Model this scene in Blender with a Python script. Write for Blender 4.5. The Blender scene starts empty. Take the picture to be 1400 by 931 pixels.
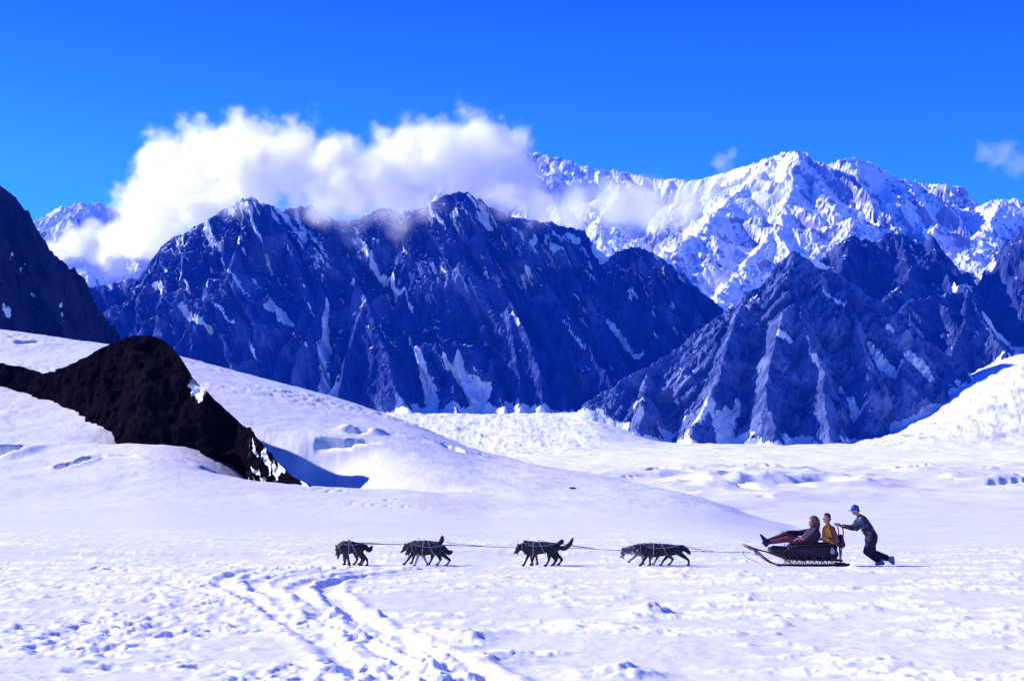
import bpy, bmesh, math, random
import numpy as np
from mathutils import Vector, Matrix

R = math.radians
sc = bpy.context.scene
col = sc.collection

# ------------------------------------------------------------------ camera
F = 1944.0                      # focal length in photo pixels (1400 wide)
EYE = 1.7
PITCH = math.atan((685 - 465.5) / F)
cam_data = bpy.data.cameras.new('camera')
cam_data.sensor_width = 36.0
cam_data.lens = F / 1400 * 36
cam_data.clip_start = 0.2
cam_data.clip_end = 60000
cam = bpy.data.objects.new('camera', cam_data)
cam.location = (0, 0, EYE)
cam.rotation_euler = (R(90) + PITCH, 0, 0)
col.objects.link(cam)
sc.camera = cam

# ------------------------------------------------------------------ light
SUN_EL = R(31)
SUN_AZ = R(20)                  # behind the left edge: the sun stands left and beyond the team
SUN = Vector((-math.cos(SUN_EL) * math.cos(SUN_AZ), math.cos(SUN_EL) * math.sin(SUN_AZ), math.sin(SUN_EL)))
world = bpy.data.worlds.new('World')
sc.world = world
world.use_nodes = True
wn, wl = world.node_tree.nodes, world.node_tree.links
bg = wn['Background']
sky = wn.new('ShaderNodeTexSky')
sky.sky_type = 'NISHITA'
sky.sun_disc = False
sky.sun_elevation = SUN_EL
sky.sun_rotation = math.atan2(SUN.x, SUN.y)
sky.altitude = 1800
sky.air_density = 1.0
sky.dust_density = 0.1
sky.ozone_density = 3.0
hs = wn.new('ShaderNodeHueSaturation')
hs.inputs['Saturation'].default_value = 1.3
mulw = wn.new('ShaderNodeMix'); mulw.data_type = 'RGBA'; mulw.blend_type = 'MULTIPLY'
mulw.inputs['Factor'].default_value = 1.0
tcw = wn.new('ShaderNodeTexCoord'); spw = wn.new('ShaderNodeSeparateXYZ'); mrw = wn.new('ShaderNodeMapRange')
wl.new(tcw.outputs['Generated'], spw.inputs[0]); wl.new(spw.outputs[2], mrw.inputs[0])
mrw.inputs[1].default_value = 0.19; mrw.inputs[2].default_value = 0.41
tnt = wn.new('ShaderNodeMix'); tnt.data_type = 'RGBA'
tnt.inputs['A'].default_value = (0.62, 1.30, 1.70, 1)      # deep clear air of a high glacier, paler low down
tnt.inputs['B'].default_value = (0.28, 0.26, 1.15, 1)
wl.new(mrw.outputs[0], tnt.inputs['Factor']); wl.new(tnt.outputs['Result'], mulw.inputs['B'])
wl.new(sky.outputs[0], hs.inputs['Color'])
wl.new(hs.outputs[0], mulw.inputs['A'])
wl.new(mulw.outputs['Result'], bg.inputs['Color'])
bg.inputs['Strength'].default_value = 0.09
sun_data = bpy.data.lights.new('sun', 'SUN')
sun_data.energy = 5.0
sun_data.angle = R(0.5)
sun_data.color = (1.0, 0.955, 0.91)
sun = bpy.data.objects.new('sun', sun_data)
sun.rotation_euler = (-SUN).to_track_quat('-Z', 'Y').to_euler()
col.objects.link(sun)
sc.view_settings.view_transform = 'Standard'
sc.view_settings.look = 'None'
sc.view_settings.exposure = 0.88
sc.view_settings.gamma = 1.0
sc.view_settings.use_curve_mapping = False
sc.cycles.max_bounces = 14
sc.cycles.diffuse_bounces = 3
sc.cycles.volume_bounces = 14
sc.cycles.use_denoising = True
sc.cycles.volume_step_rate = 1.0
sc.cycles.volume_max_steps = 256

# ------------------------------------------------------------------ helpers
def tag(o, label=None, cat=None, group=None, kind=None):
    if label: o['label'] = label
    if cat: o['category'] = cat
    if group: o['group'] = group
    if kind: o['kind'] = kind
    return o

def empty(name, loc, rz=0.0):
    o = bpy.data.objects.new(name, None)
    o.empty_display_size = 0.2
    o.location = loc; o.rotation_euler = (0, 0, rz)
    col.objects.link(o)
    return o

def tanel(py):
    v = 465.5 - np.asarray(py, float)
    return (F * math.sin(PITCH) + v * math.cos(PITCH)) / (F * math.cos(PITCH) - v * math.sin(PITCH))

def at(px, py, Y):
    v = 465.5 - py
    dy = F * math.cos(PITCH) - v * math.sin(PITCH)
    dz = F * math.sin(PITCH) + v * math.cos(PITCH)
    return np.array([(px - 700) / dy * Y, Y, EYE + dz / dy * Y])

# gradient noise -------------------------------------------------------
_tabs = {}
def _tab(seed):
    if seed not in _tabs:
        r = np.random.RandomState(seed)
        p = r.permutation(256); a = r.rand(256) * 2 * np.pi
        _tabs[seed] = (np.concatenate([p, p]), np.cos(a), np.sin(a), r.rand(256), r.rand(256), r.rand(256))
    return _tabs[seed]

def perlin(x, y, seed=0):
    p, gx, gy, *_ = _tab(seed)
    xi = np.floor(x).astype(np.int64); yi = np.floor(y).astype(np.int64)
    xf = x - xi; yf = y - yi
    xi &= 255; yi &= 255
    u = xf * xf * xf * (xf * (xf * 6 - 15) + 10); v = yf * yf * yf * (yf * (yf * 6 - 15) + 10)
    def g(i, j, dx, dy):
        h = p[(p[(xi + i) & 255] + yi + j) & 255]
        return gx[h] * dx + gy[h] * dy
    n00 = g(0, 0, xf, yf); n10 = g(1, 0, xf - 1, yf); n01 = g(0, 1, xf, yf - 1); n11 = g(1, 1, xf - 1, yf - 1)
    return ((n00 * (1 - u) + n10 * u) * (1 - v) + (n01 * (1 - u) + n11 * u) * v) * 1.5

def fbm(x, y, o=4, seed=0, gain=0.5, lac=2.03):
    s = 0; a = 1.0; t = 0
    for i in range(o):
        s = s + a * perlin(x, y, seed + i); t += a
        x = x * lac + 17.3; y = y * lac - 9.1; a *= gain
    return s / t

def ridged(x, y, o=4, seed=0, gain=0.5, lac=2.1):
    s = 0; a = 1.0; t = 0
    for i in range(o):
        s = s + a * (1 - np.abs(perlin(x, y, seed + i))); t += a
        x = x * lac + 7.7; y = y * lac + 3.1; a *= gain
    return s / t

def cells(x, y, seed=0, rmin=0.25, rmax=0.5):
    """jittered round dents / clods: 1 at a feature's centre, 0 outside it"""
    p, gx, gy, r1, r2, r3 = _tab(seed)
    xi = np.floor(x).astype(np.int64); yi = np.floor(y).astype(np.int64)
    out = np.zeros_like(x)
    for i in (-1, 0, 1):
        for j in (-1, 0, 1):
            h = p[(p[(xi + i) & 255] + yi + j) & 255]
            cx = xi + i + 0.2 + 0.6 * r1[h]; cy = yi + j + 0.2 + 0.6 * r2[h]
            r = rmin + (rmax - rmin) * r3[h]
            d = np.hypot(x - cx, y - cy) / r
            out = np.maximum(out, np.clip(1 - d * d, 0, 1) ** 1.0 * (0.5 + 0.5 * r3[h]))
    return out

def sstep(a, b, x):
    t = np.clip((x - a) / (b - a), 0, 1)
    return t * t * (3 - 2 * t)

def smax(a, b, k):
    h = np.clip(0.5 + 0.5 * (a - b) / k, 0, 1)
    return b + (a - b) * h + k * h * (1 - h)

def seg_dist(x, y, ax, ay, bx, by):
    dx, dy = bx - ax, by - ay
    L2 = dx * dx + dy * dy + 1e-9
    t = np.clip(((x - ax) * dx + (y - ay) * dy) / L2, 0, 1)
    return np.hypot(x - ax - t * dx, y - ay - t * dy), t

def poly_dist(x, y, pts):
    d = np.full(np.shape(x), 1e9); w = np.zeros(np.shape(x)); n = len(pts) - 1
    for i in range(n):
        di, t = seg_dist(x, y, pts[i][0], pts[i][1], pts[i + 1][0], pts[i + 1][1])
        m = di < d
        d = np.where(m, di, d); w = np.where(m, (i + t) / n, w)
    return d, w

def grid_mesh(name, X, Y, Z, mat, attrs=None, smooth=True, parent=None):
    nr, nc = X.shape
    me = bpy.data.meshes.new(name)
    me.vertices.add(nr * nc)
    me.vertices.foreach_set('co', np.stack([X, Y, Z], -1).astype(np.float32).ravel())
    i = np.arange(nr - 1)[:, None] * nc + np.arange(nc - 1)[None, :]
    q = np.stack([i, i + 1, i + nc + 1, i + nc], -1).reshape(-1, 4)
    me.loops.add(q.size); me.polygons.add(len(q))
    me.loops.foreach_set('vertex_index', q.ravel().astype(np.int32))
    me.polygons.foreach_set('loop_start', (np.arange(len(q)) * 4).astype(np.int32))
    me.polygons.foreach_set('loop_total', np.full(len(q), 4, np.int32))
    me.polygons.foreach_set('use_smooth', np.full(len(q), smooth))
    me.update(calc_edges=True)
    for k, v in (attrs or {}).items():
        a = me.attributes.new(k, 'FLOAT', 'POINT')
        a.data.foreach_set('value', v.astype(np.float32).ravel())
    if mat: me.materials.append(mat)
    o = bpy.data.objects.new(name, me); col.objects.link(o)
    if parent: o.parent = parent
    return o

# ------------------------------------------------------------------ materials
class NT:
    def __init__(s, name):
        s.m = bpy.data.materials.new(name); s.m.use_nodes = True
        s.n, s.l = s.m.node_tree.nodes, s.m.node_tree.links
        s.b = s.n['Principled BSDF']
        s.out = s.n['Material Output']
    def put(s, sock, v):
        if isinstance(v, bpy.types.NodeSocket): s.l.new(v, sock)
        elif v is not None: sock.default_value = v
    def math(s, op, a, b=None, c=None, clamp=False):
        n = s.n.new('ShaderNodeMath'); n.operation = op; n.use_clamp = clamp
        for i, v in enumerate((a, b, c)): s.put(n.inputs[i], v)
        return n.outputs[0]
    def noise(s, scale, detail=4, rough=0.5, vec=None, sc3=None, dist=0.0):
        n = s.n.new('ShaderNodeTexNoise'); n.inputs['Scale'].default_value = scale
        n.inputs['Detail'].default_value = detail; n.inputs['Roughness'].default_value = rough
        n.inputs['Distortion'].default_value = dist
        if vec is None: vec = s.coord()
        if sc3:
            m = s.n.new('ShaderNodeMapping'); m.inputs['Scale'].default_value = sc3
            s.l.new(vec, m.inputs[0]); vec = m.outputs[0]
        s.l.new(vec, n.inputs['Vector'])
        return n.outputs['Fac']
    def coord(s):
        if not hasattr(s, '_c'): s._c = s.n.new('ShaderNodeTexCoord')
        return s._c.outputs['Object']
    def mix(s, f, a, b):
        n = s.n.new('ShaderNodeMix'); n.data_type = 'RGBA'
        s.put(n.inputs['Factor'], f); s.put(n.inputs['A'], a); s.put(n.inputs['B'], b)
        return n.outputs['Result']
    def ramp(s, f, a, b, lo=0.0, hi=1.0):
        n = s.n.new('ShaderNodeMapRange'); n.interpolation_type = 'SMOOTHSTEP'
        s.put(n.inputs[0], f); s.put(n.inputs[1], a); s.put(n.inputs[2], b)
        n.inputs[3].default_value = lo; n.inputs[4].default_value = hi
        return n.outputs[0]
    def attr(s, name):
        n = s.n.new('ShaderNodeAttribute'); n.attribute_name = name
        return n.outputs['Fac']
    def bump(s, h, dist, strength=1.0, prev=None):
        n = s.n.new('ShaderNodeBump'); n.inputs['Distance'].default_value = dist
        n.inputs['Strength'].default_value = strength
        s.l.new(h, n.inputs['Height'])
        if prev: s.l.new(prev, n.inputs['Normal'])
        s.l.new(n.outputs[0], s.b.inputs['Normal'])
        return n.outputs[0]
    def sep(s, v):
        n = s.n.new('ShaderNodeSeparateXYZ'); s.l.new(v, n.inputs[0]); return n.outputs
    def normal(s):
        return s.n.new('ShaderNodeNewGeometry').outputs['Normal']

SNOW = (0.80, 0.81, 0.84, 1)

def snow_mat():
    t = NT('snow')
    fine = t.noise(6.0, 5, 0.6)
    broad = t.noise(0.05, 4, 0.55)
    c = t.mix(t.ramp(broad, 0.35, 0.7), (0.68, 0.67, 0.70, 1), (0.75, 0.74, 0.76, 1))   # old crust
    c = t.mix(t.attr('loose_sunlit'), c, (0.90, 0.90, 0.91, 1))  # broken snow made whiter, painting in the sun on its clumps
    dirt = t.attr('dirt')
    c = t.mix(dirt, c, (0.30, 0.29, 0.33, 1))
    t.put(t.b.inputs['Base Color'], c)
    t.b.inputs['Roughness'].default_value = 0.55
    t.b.inputs['Specular IOR Level'].default_value = 0.25
    n1 = t.bump(fine, 0.02, 0.6)
    med = t.noise(0.8, 4, 0.6, sc3=(0.5, 1.0, 1.0))
    t.bump(med, 0.10, 0.5, n1)
    return t.m

def rock_mat(name, s, c1, c2, c3, snow_thr=(0.75, 0.86), snow_noise=0.3, streak=(1, 1, 0.22), bumpd=None, spec=0.1,
             alt=None, snowcol=SNOW, shear=0.45, ledge=0.0, ledge_z=(300, 800)):
    """s = size in metres of the main rock features"""
    t = NT(name)
    a = t.noise(1.0 / s, 6, 0.62, sc3=streak)
    b = t.noise(0.25 / s, 4, 0.55, dist=0.6)
    fine = t.noise(4.0 / s, 5, 0.65, sc3=(1, 1, 0.45))
    c = t.mix(t.ramp(a, 0.36, 0.64), c1, c2)
    c = t.mix(t.ramp(b, 0.48, 0.66, 0, 0.75), c, c3)
    nz = t.sep(t.normal())[2]
    sn = t.math('ADD', nz, t.math('MULTIPLY', t.math('SUBTRACT', t.noise(0.9 / s, 5, 0.6), 0.5), snow_noise * 2))
    if alt:
        z = t.sep(t.coord())[2]
        sn = t.math('ADD', sn, t.ramp(z, alt[0], alt[1], 0, alt[2]))
    sn = t.ramp(sn, snow_thr[0], snow_thr[1])
    at_ = t.attr('snow')
    edge = t.math('ADD', at_, t.math('MULTIPLY', t.math('MULTIPLY', t.math('SUBTRACT', t.noise(2.2 / s, 6, 0.7), 0.5), 1.6), t.math('MULTIPLY', at_, 5.0, clamp=True)))
    sn2 = t.ramp(edge, 0.50, 0.56)
    if ledge:
        x_, y_, z_ = t.sep(t.coord())
        cmb = t.n.new('ShaderNodeCombineXYZ')
        t.put(cmb.inputs[0], t.math('MULTIPLY_ADD', z_, shear, x_)); t.put(cmb.inputs[1], t.math('MULTIPLY', y_, 0.35)); t.put(cmb.inputs[2], t.math('MULTIPLY', z_, 0.30))
        ln = t.noise(1.0 / (s * 0.75), 7, 0.68, vec=cmb.outputs[0])
        up_ = t.ramp(z_, ledge_z[0], ledge_z[1], 0.0, ledge)
        sn3 = t.ramp(t.math('ADD', ln, up_), 0.655, 0.675)
        sn2 = t.math('MAXIMUM', sn2, sn3, clamp=True)
    sn = t.math('MAXIMUM', sn, sn2, clamp=True)
    t.put(t.b.inputs['Base Color'], t.mix(sn, c, snowcol))
    t.b.inputs['Roughness'].default_value = 0.85
    t.b.inputs['Specular IOR Level'].default_value = spec
    bd = bumpd if bumpd else s * 0.55
    inv = t.math('SUBTRACT', 1.0, t.math('MULTIPLY', sn, 0.75))
    n1 = t.bump(t.math('MULTIPLY', a, inv), bd, 1.0)
    t.bump(t.math('MULTIPLY', fine, inv), bd * 0.35, 1.0, n1)
    return t.m

M_snow = snow_mat()

# ------------------------------------------------------------------ the ground
# silhouette of the snow hill on the left (photo column -> photo row) and its distance
HU = [-900, -200, 0, 70, 130, 200, 240, 330, 420, 500, 560, 630, 660, 760, 850, 920, 980, 1010, 1050, 1075, 1100]
HP = [400, 440, 452, 460, 468, 478, 487, 510, 533, 557, 575, 605, 618, 640, 655, 668, 685, 698, 713, 722, 740]
DS_ = [300, 300, 290, 285, 275, 250, 240, 235, 230, 215, 200, 188, 182, 152, 138, 125, 115, 110, 104, 101, 98]
PD = [0, 60, 110, 200, 400, 900, 1800, 2600, 3400, 4200, 6000, 14000]
PP = [0, 0, 0, 691, 666, 642, 622, 611, 603, 596, 585, 560]
PZ = [0.0, 0.0, 0.0] + [EYE + float(tanel(p)) * d for p, d in zip(PP[3:], PD[3:])]

_HUd = np.arange(-1500, 1601, 5.0)
def _soft(v, n=9):
    v = np.interp(_HUd, HU, v); p = np.pad(v, 3 * n, mode='edge')
    k = np.exp(-0.5 * (np.arange(-3 * n, 3 * n + 1) / (n * 0.9)) ** 2); k /= k.sum()
    return np.convolve(p, k, 'valid')
_HPd, _DSd = _soft(HP, 4), _soft(DS_, 14)

def plain(x, y):
    D = np.maximum(y, 0.0)
    z = np.interp(D, PD, PZ)
    # side glacier rising to the right in the distance (the broken icefall)
    u = 700 + 1950 * x / np.maximum(y, 30)
    rise = sstep(1150, 1420, u) * sstep(2300, 3600, D)
    z = z + sstep(400, 540, u) * sstep(930, 800, u) * sstep(2200, 3500, D) * 62
    z = z + rise * 0.060 * 3600 + sstep(1400, 2600, u) * sstep(1500, 4000, D) * 250
    z = z + sstep(700, -600, u) * sstep(600, 3000, D) * 60
    return z

def undul(x, y):
    D = np.hypot(x, y)
    a = sstep(90, 300, y)
    z = a * 1.3 * fbm(x / 60, y / 110, 4, 11) * np.clip(D / 200, 0.3, 2.5)
    z = z + sstep(150, 900, y) * 5.0 * fbm(x / 300, y / 500, 3, 15)
    z = z + 0.10 * fbm(x / 7.0, y / 9.0, 3, 12) * sstep(5, 20, D)
    return z

def hill(x, y):
    D = np.maximum(y, 1.0)
    u = 700 + 1950 * x / D
    ps = np.interp(u, _HUd, _HPd); ds = np.interp(u, _HUd, _DSd)
    es = tanel(ps)
    D0 = 44.0
    t = np.clip((D - D0) / (ds - D0), 0, 1)
    tt = t * t * (1.6 - 0.6 * t) if False else t
    s = 1 - (1 - tt) ** 1.75
    e0 = tanel(757.0)
    e = e0 + (es - e0) * s
    z = EYE + e * D
    zs = EYE + es * ds
    back = np.maximum(D - ds, 0)
    z = np.where(D > ds, zs + (es * 0.15) * back - 0.0022 * back ** 2 - 0.10 * back, z)
    z = np.maximum(z, -30)
    z = np.where(D < D0, -0.02 - (D0 - D) * 0.06, z)
    w = sstep(1300, 1060, u)
    z = z - (1 - w) * 6.0
    return z, w, t

def snow_base(x, y):
    p = plain(x, y)
    h, w, t = hill(x, y)
    k = np.clip(0.5 * sstep(35, 60, y) + 0.004 * y, 0.02, 1.4)
    base = smax(p, h, k)
    on = sstep(-0.2, 1.2, h - p)
    return base, on

def hit_ground(px, py, dmin=10, dmax=330):
    D = np.geomspace(dmin, dmax, 3000)
    v = 465.5 - py
    dy = F * math.cos(PITCH) - v * math.sin(PITCH)
    e = (F * math.sin(PITCH) + v * math.cos(PITCH)) / dy
    x = (px - 700) / dy * D
    z = snow_base(x, D)[0]
    ray = EYE + e * D
    k = np.argmax(z >= ray)
    if z[k] < ray[k]: k = len(D) - 1
    return x[k], D[k], z[k]

def flat(px, py):
    q = at(px, py, 1.0)
    s = -EYE / (q[2] - EYE)
    return (q[0] * s, s)

# sled tracks (photo points on the flat snow)
TRACKS = [
    ([(560, 768), (470, 771), (400, 774), (345, 779), (310, 788), (303, 797), (330, 812), (372, 832), (425, 862), (470, 895), (515, 931), (560, 975)], 0.17, 0.10),
    ([(600, 771), (520, 775), (440, 779), (385, 786), (350, 795), (352, 806), (390, 826), (440, 852), (500, 885), (560, 925), (600, 960)], 0.15, 0.10),
    ([(640, 772), (560, 777), (500, 781), (450, 788), (415, 797), (400, 806), (420, 826), (462, 850), (520, 880), (590, 915), (640, 945)], 0.16, 0.09),
    ([(700, 773), (600, 778), (540, 782), (490, 789), (453, 797), (445, 808), (470, 830), (500, 852), (560, 884), (640, 918), (700, 945)], 0.17, 0.13),
    ([(1300, 778), (1150, 777), (1000, 776), (850, 776), (700, 776), (560, 777)], 0.12, 0.05),
    ([(1400, 800), (1150, 797), (950, 790), (800, 784), (650, 779)], 0.20, 0.04),
]
CREV = [   # cracks on the snow hill: photo polyline, half width m, depth m
    ([(-30, 627), (5, 618), (38, 606)], 0.75, 1.8),
    ([(80, 643), (100, 634), (130, 627), (185, 624)], 0.42, 1.0),
    ([(225, 629), (285, 631), (345, 637), (392, 641)], 0.30, 0.5),
    ([(425, 599), (470, 604), (524, 607)], 0.9, 1.4),
    ([(484, 594), (499, 586)], 0.8, 2.4),
    ([(424, 640), (436, 632), (449, 620)], 0.7, 2.0),
    ([(600, 606), (632, 617)], 0.9, 1.4),
    ([(20, 470), (70, 469)], 1.5, 2.0),
]

def nearfield(x, y):
    """relief of trampled snow: footprints, runner tracks, clods"""
    D = np.hypot(x, y)
    near = sstep(70, 45, y) * sstep(3, 8, y)
    u = 700 + 1950 * x / np.maximum(y, 1)
    py = 685 + F * EYE / np.maximum(y, 1)
    z = np.zeros_like(x)
    # trampled zone left of and along the tracks
    edge = np.interp(py, [762, 775, 800, 830, 860, 900, 960], [560, 520, 440, 500, 560, 640, 740])
    tr = sstep(40, -30, u - edge) * sstep(44, 36, y)
    tr = tr * np.clip(0.5 + 2.0 * fbm(x / 2.2, y / 3.0, 4, 61), 0.03, 1.15)
    tr = tr * np.interp(u, [-300, 0, 250, 400, 700], [0.5, 0.6, 0.9, 1, 1])
    feet = cells(x / 0.52, y / 0.62, 71, 0.22, 0.46)
    feet2 = cells(x / 0.30 + 3.3, y / 0.36 + 8.1, 75, 0.2, 0.42)
    z = z - tr * (0.09 * feet + 0.05 * feet2) + tr * 0.13 * fbm(x / 0.33, y / 0.4, 5, 77, 0.6)
    # wind crust and scattered clods elsewhere
    streak = fbm(x / 2.6, y / 1.3, 4, 81)
    st = sstep(0.05, 0.22, streak) * (1 - tr)
    z = z + st * (0.03 + 0.07 * np.maximum(fbm(x / 0.33, y / 0.36, 4, 84, 0.6), -0.3)) * near
    clod = cells(x / 1.5, y / 1.9, 91, 0.05, 0.17)
    msk = sstep(0.0, 0.25, fbm(x / 5, y / 5, 3, 93))
    z = z + near * clod * 0.07 * msk * (1 + 0.9 * fbm(x / 0.15, y / 0.15, 3, 95))
    z = z + near * (1 - tr) * 0.02 * fbm(x / 0.5, y / 0.9, 4, 97)
    # runner tracks
    for pts, hw, dep in TRACKS:
        w = [flat(*p) for p in pts]
        d, _ = poly_dist(x + 0.05 * perlin(x / 0.7, y / 0.7, 98), y, w)
        brk_ = np.clip(0.8 + 1.4 * fbm(x / 1.4, y / 1.6, 3, 105), 0.3, 1.3)
        z = z - 0.5 * dep * brk_ * np.exp(-(d / hw) ** 4) * (1 + 0.5 * fbm(x / 0.8, y / 0.8, 2, 101)) + dep * 0.28 * np.exp(-((d - hw * 1.8) / (hw * 0.7)) ** 2) * (1 + 0.9 * perlin(x / 0.4, y / 0.5, 99))
    loose_sunlit = np.clip(st * near + 0.9 * tr + near * msk * (clod > 0), 0, 1)
    loose_sunlit = np.clip(loose_sunlit * (0.75 + 1.2 * fbm(x / 0.5, y / 0.5, 3, 103)), 0, 1) * near
    return z * near, loose_sunlit

SPEC = [(632, 872, 0.42, 0.15), (888, 838, 0.30, 0.30), (870, 845, 0.2, 0.13), (640, 878, 0.25, 0.12),
        (240, 768, 0.25, 0.10), (310, 800, 0.3, -0.1), (655, 905, 0.5, 0.14), (820, 925, 0.4, 0.12),
        (750, 762, 0.35, 0.08), (690, 790, 0.3, 0.06), (862, 925, 0.3, 0.12), (1180, 830, .35, .12), (1010, 815, .4, .1)]

def ground_height(x, y):
    base, on = snow_base(x, y)
    calm = sstep(1.6, 0.7, np.abs(y - 38.1)) * sstep(-7.5, -5.5, x) * sstep(14, 11, x)
    nf_, loose_sunlit = nearfield(x, y)
    z = base + (undul(x, y) * (1 - on) + nf_) * (1 - 0.85 * calm)
    # hill relief
    z = z + on * (0.5 * fbm(x / 22, y / 30, 4, 21) + 0.17 * fbm(x / 3, y / 4, 5, 25, 0.58)) * sstep(50, 110, y)
    rough = on * sstep(0.0, 0.3, fbm(x / 25 + 4, y / 30, 3, 27)) * sstep(120, 170, y)
    z = z + rough * 0.5 * fbm(x / 2.0, y / 2.5, 4, 29)
    dirt = np.zeros_like(x)
    w = []
    for px, py, off in [(205, 600, 4), (240, 605, 6), (275, 609, 7), (315, 612, 6.5), (352, 638, 5.5), (388, 650, 4.0), (410, 656, 4.5)]:
        Dh = hit_ground(px, py)[1] + 9
        w.append(((px - 700) / 1950 * Dh + off, Dh))
    d, tt = poly_dist(x, y, w)
    ug = 700 + 1950 * x / np.maximum(y, 30)
    z = z - np.interp(ug, [200, 270, 400, 520, 900], [4.5, 6.5, 4.8, 3.0, 0.0]) * np.exp(-(d / 6.0) ** 2) * on
    for pts, hw, dep in CREV:
        w = [hit_ground(*p)[:2] for p in pts]
        d, tt = poly_dist(x + 0.9 * fbm(x / 4, y / 4, 3, 31), y + 0.9 * fbm(x / 4, y / 4, 3, 33), w)
        taper = 1.0
        taper = 1 - np.abs(tt * 2 - 1) ** 4
        z = z - dep * np.exp(-(d / (hw * (0.6 + 0.6 * taper))) ** 6) * taper + 0.18 * dep * np.exp(-((d - hw * 2) / hw) ** 2) * taper
    # footprints going up the hill
    w = [hit_ground(*p)[:2] for p in [(300, 600), (350, 640), (440, 665), (520, 690), (550, 700)]]
    d, _ = poly_dist(x, y, w)
    z = z - 0.16 * cells(x / 0.7, y / 1.0, 41, 0.15, 0.40) * sstep(3.0, 0.5, d) * sstep(-0.1, 0.2, fbm(x / 4, y / 4, 2, 43))
    # swells and cracks on the mid-distance glacier
    u = 700 + 1950 * x / np.maximum(y, 30)
    mid = (1 - on) * sstep(120, 200, y) * sstep(1200, 500, y)
    am = np.clip(y / 220, 0.5, 4)
    crm = sstep(-0.15, 0.25, fbm(x / 120, y / 160, 2, 55)) * sstep(780, 960, u)
    swell = ridged(x / 55 + 0.4 * perlin(x / 70, y / 70, 51), y / 75, 3, 57, 0.45) - 0.7
    z = z + mid * (0.35 + 0.65 * crm) * 6.0 * swell * am
    w1 = x / 75 + 0.5 * perlin(x / 60, y / 60, 51); w2 = y / 34 + 0.5 * perlin(x / 55 + 7, y / 60, 52)
    cr = np.abs(perlin(w1, w2, 53)); brk = sstep(0.05, 0.25, fbm(x / 40, y / 50, 2, 54))
    z = z - mid * crm * brk * 3.0 * sstep(0.06, 0.0, cr) * am
    z = z + mid * crm * brk * 0.5 * ridged(x / 9, y / 9, 3, 58) * am
    # broken ice far off
    far = sstep(1300, 2200, y)
    ice = (sstep(1165, 1185, u) * sstep(2350, 2650, y) + sstep(860, 780, u) * sstep(380, 560, u) * sstep(1300, 2100, y))
    ice = np.clip(ice, 0, 1)
    z = z + ice * (12 * (ridged(x / 140, y / 50, 5, 59, 0.6) - 0.68) * 1.5 + 3.5 * fbm(x / 30, y / 18, 4, 60, 0.6))
    z = z + far * (1 - ice) * 3 * fbm(x / 60, y / 60, 3, 62)
    for px, py, rad, h in SPEC:
        fx, fy = flat(px, py)
        d2 = ((x - fx) ** 2 + ((y - fy) * 0.7) ** 2) / rad ** 2
        z = z + 0.6 * h * np.exp(-d2) * (1 + 0.8 * fbm(x / 0.25, y / 0.25, 3, 65))
    dirt = ice * sstep(0.02, 0.35, fbm(x / 30, y / 60, 5, 67, 0.65)) * 0.6 * sstep(1100, 1200, u)
    loose_sunlit = np.maximum(loose_sunlit, sstep(300, 1500, y) * (1 - on))
    return z, dirt, loose_sunlit

def build_ground():
    oy = -14.0
    r = [6.0]
    while r[-1] < 16000:
        a = max(r[-1] + oy, 5.0)
        step = min(a * a / 1422 / 1.7 * 0.55, a * 0.0075)
        if a > 4000: step = a * 0.02
        r.append(r[-1] + max(step, 0.03))
    r = np.array(r)
    core = np.linspace(-math.radians(23.5), math.radians(23.5), 1150)
    l = np.linspace(-math.radians(78), core[0], 60)[:-1]
    th = np.concatenate([l, core, -l[::-1]])
    RR, TT = np.meshgrid(r, th, indexing='ij')
    x = RR * np.sin(TT); y = RR * np.cos(TT) + oy
    z, dirt, loose_sunlit = ground_height(x, y)
    o = grid_mesh('snow_ground', x, y, z, M_snow, {'dirt': dirt, 'loose_sunlit': loose_sunlit})
    tag(o, 'white snow covered glacier with sled tracks, footprints and a smooth hill', kind='structure')
    return o

ground = build_ground()

# ------------------------------------------------------------------ mountains
def skeleton(X, Y, ridges, flute=0.35, L=90.0, seed=100, warp=30.0):
    """height of an alpine massif: steep fluted slopes falling from a net of crest lines"""
    xw = X + warp * fbm(X / (warp * 6), Y / (warp * 6), 3, seed)
    yw = Y + warp * fbm(X / (warp * 6) + 40, Y / (warp * 6), 3, seed + 5)
    Z = np.full(X.shape, -1e4); DD = np.full(X.shape, 1e4)
    for ri, (pts, k) in enumerate(ridges):
        s0 = ri * 977.0
        for i in range(len(pts) - 1):
            a, b = pts[i], pts[i + 1]
            Ls = math.hypot(b[0] - a[0], b[1] - a[1])
            d, t = seg_dist(xw, yw, a[0], a[1], b[0], b[1])
            s = s0 + t * Ls
            n = np.abs(perlin(s / L, d / (L * 5) + ri, seed + 9)) * 2.2 - 0.5 + 0.8 * (np.abs(perlin(s / (L * 0.4), d / (L * 2.0), seed + 10)) * 2 - 0.45) + 0.3 * perlin(s / (L * 0.15), d / L, seed + 11)
            h = a[2] + (b[2] - a[2]) * t - k * d - k * flute * n * L * 2.2 * (1 - np.exp(-d / (L * 2.2)))
            m = h > Z
            Z = np.where(m, h, Z); DD = np.where(m, d, DD)
            s0 += Ls
    return Z, DD

def P(*pts):
    return [at(*p) for p in pts]

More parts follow.
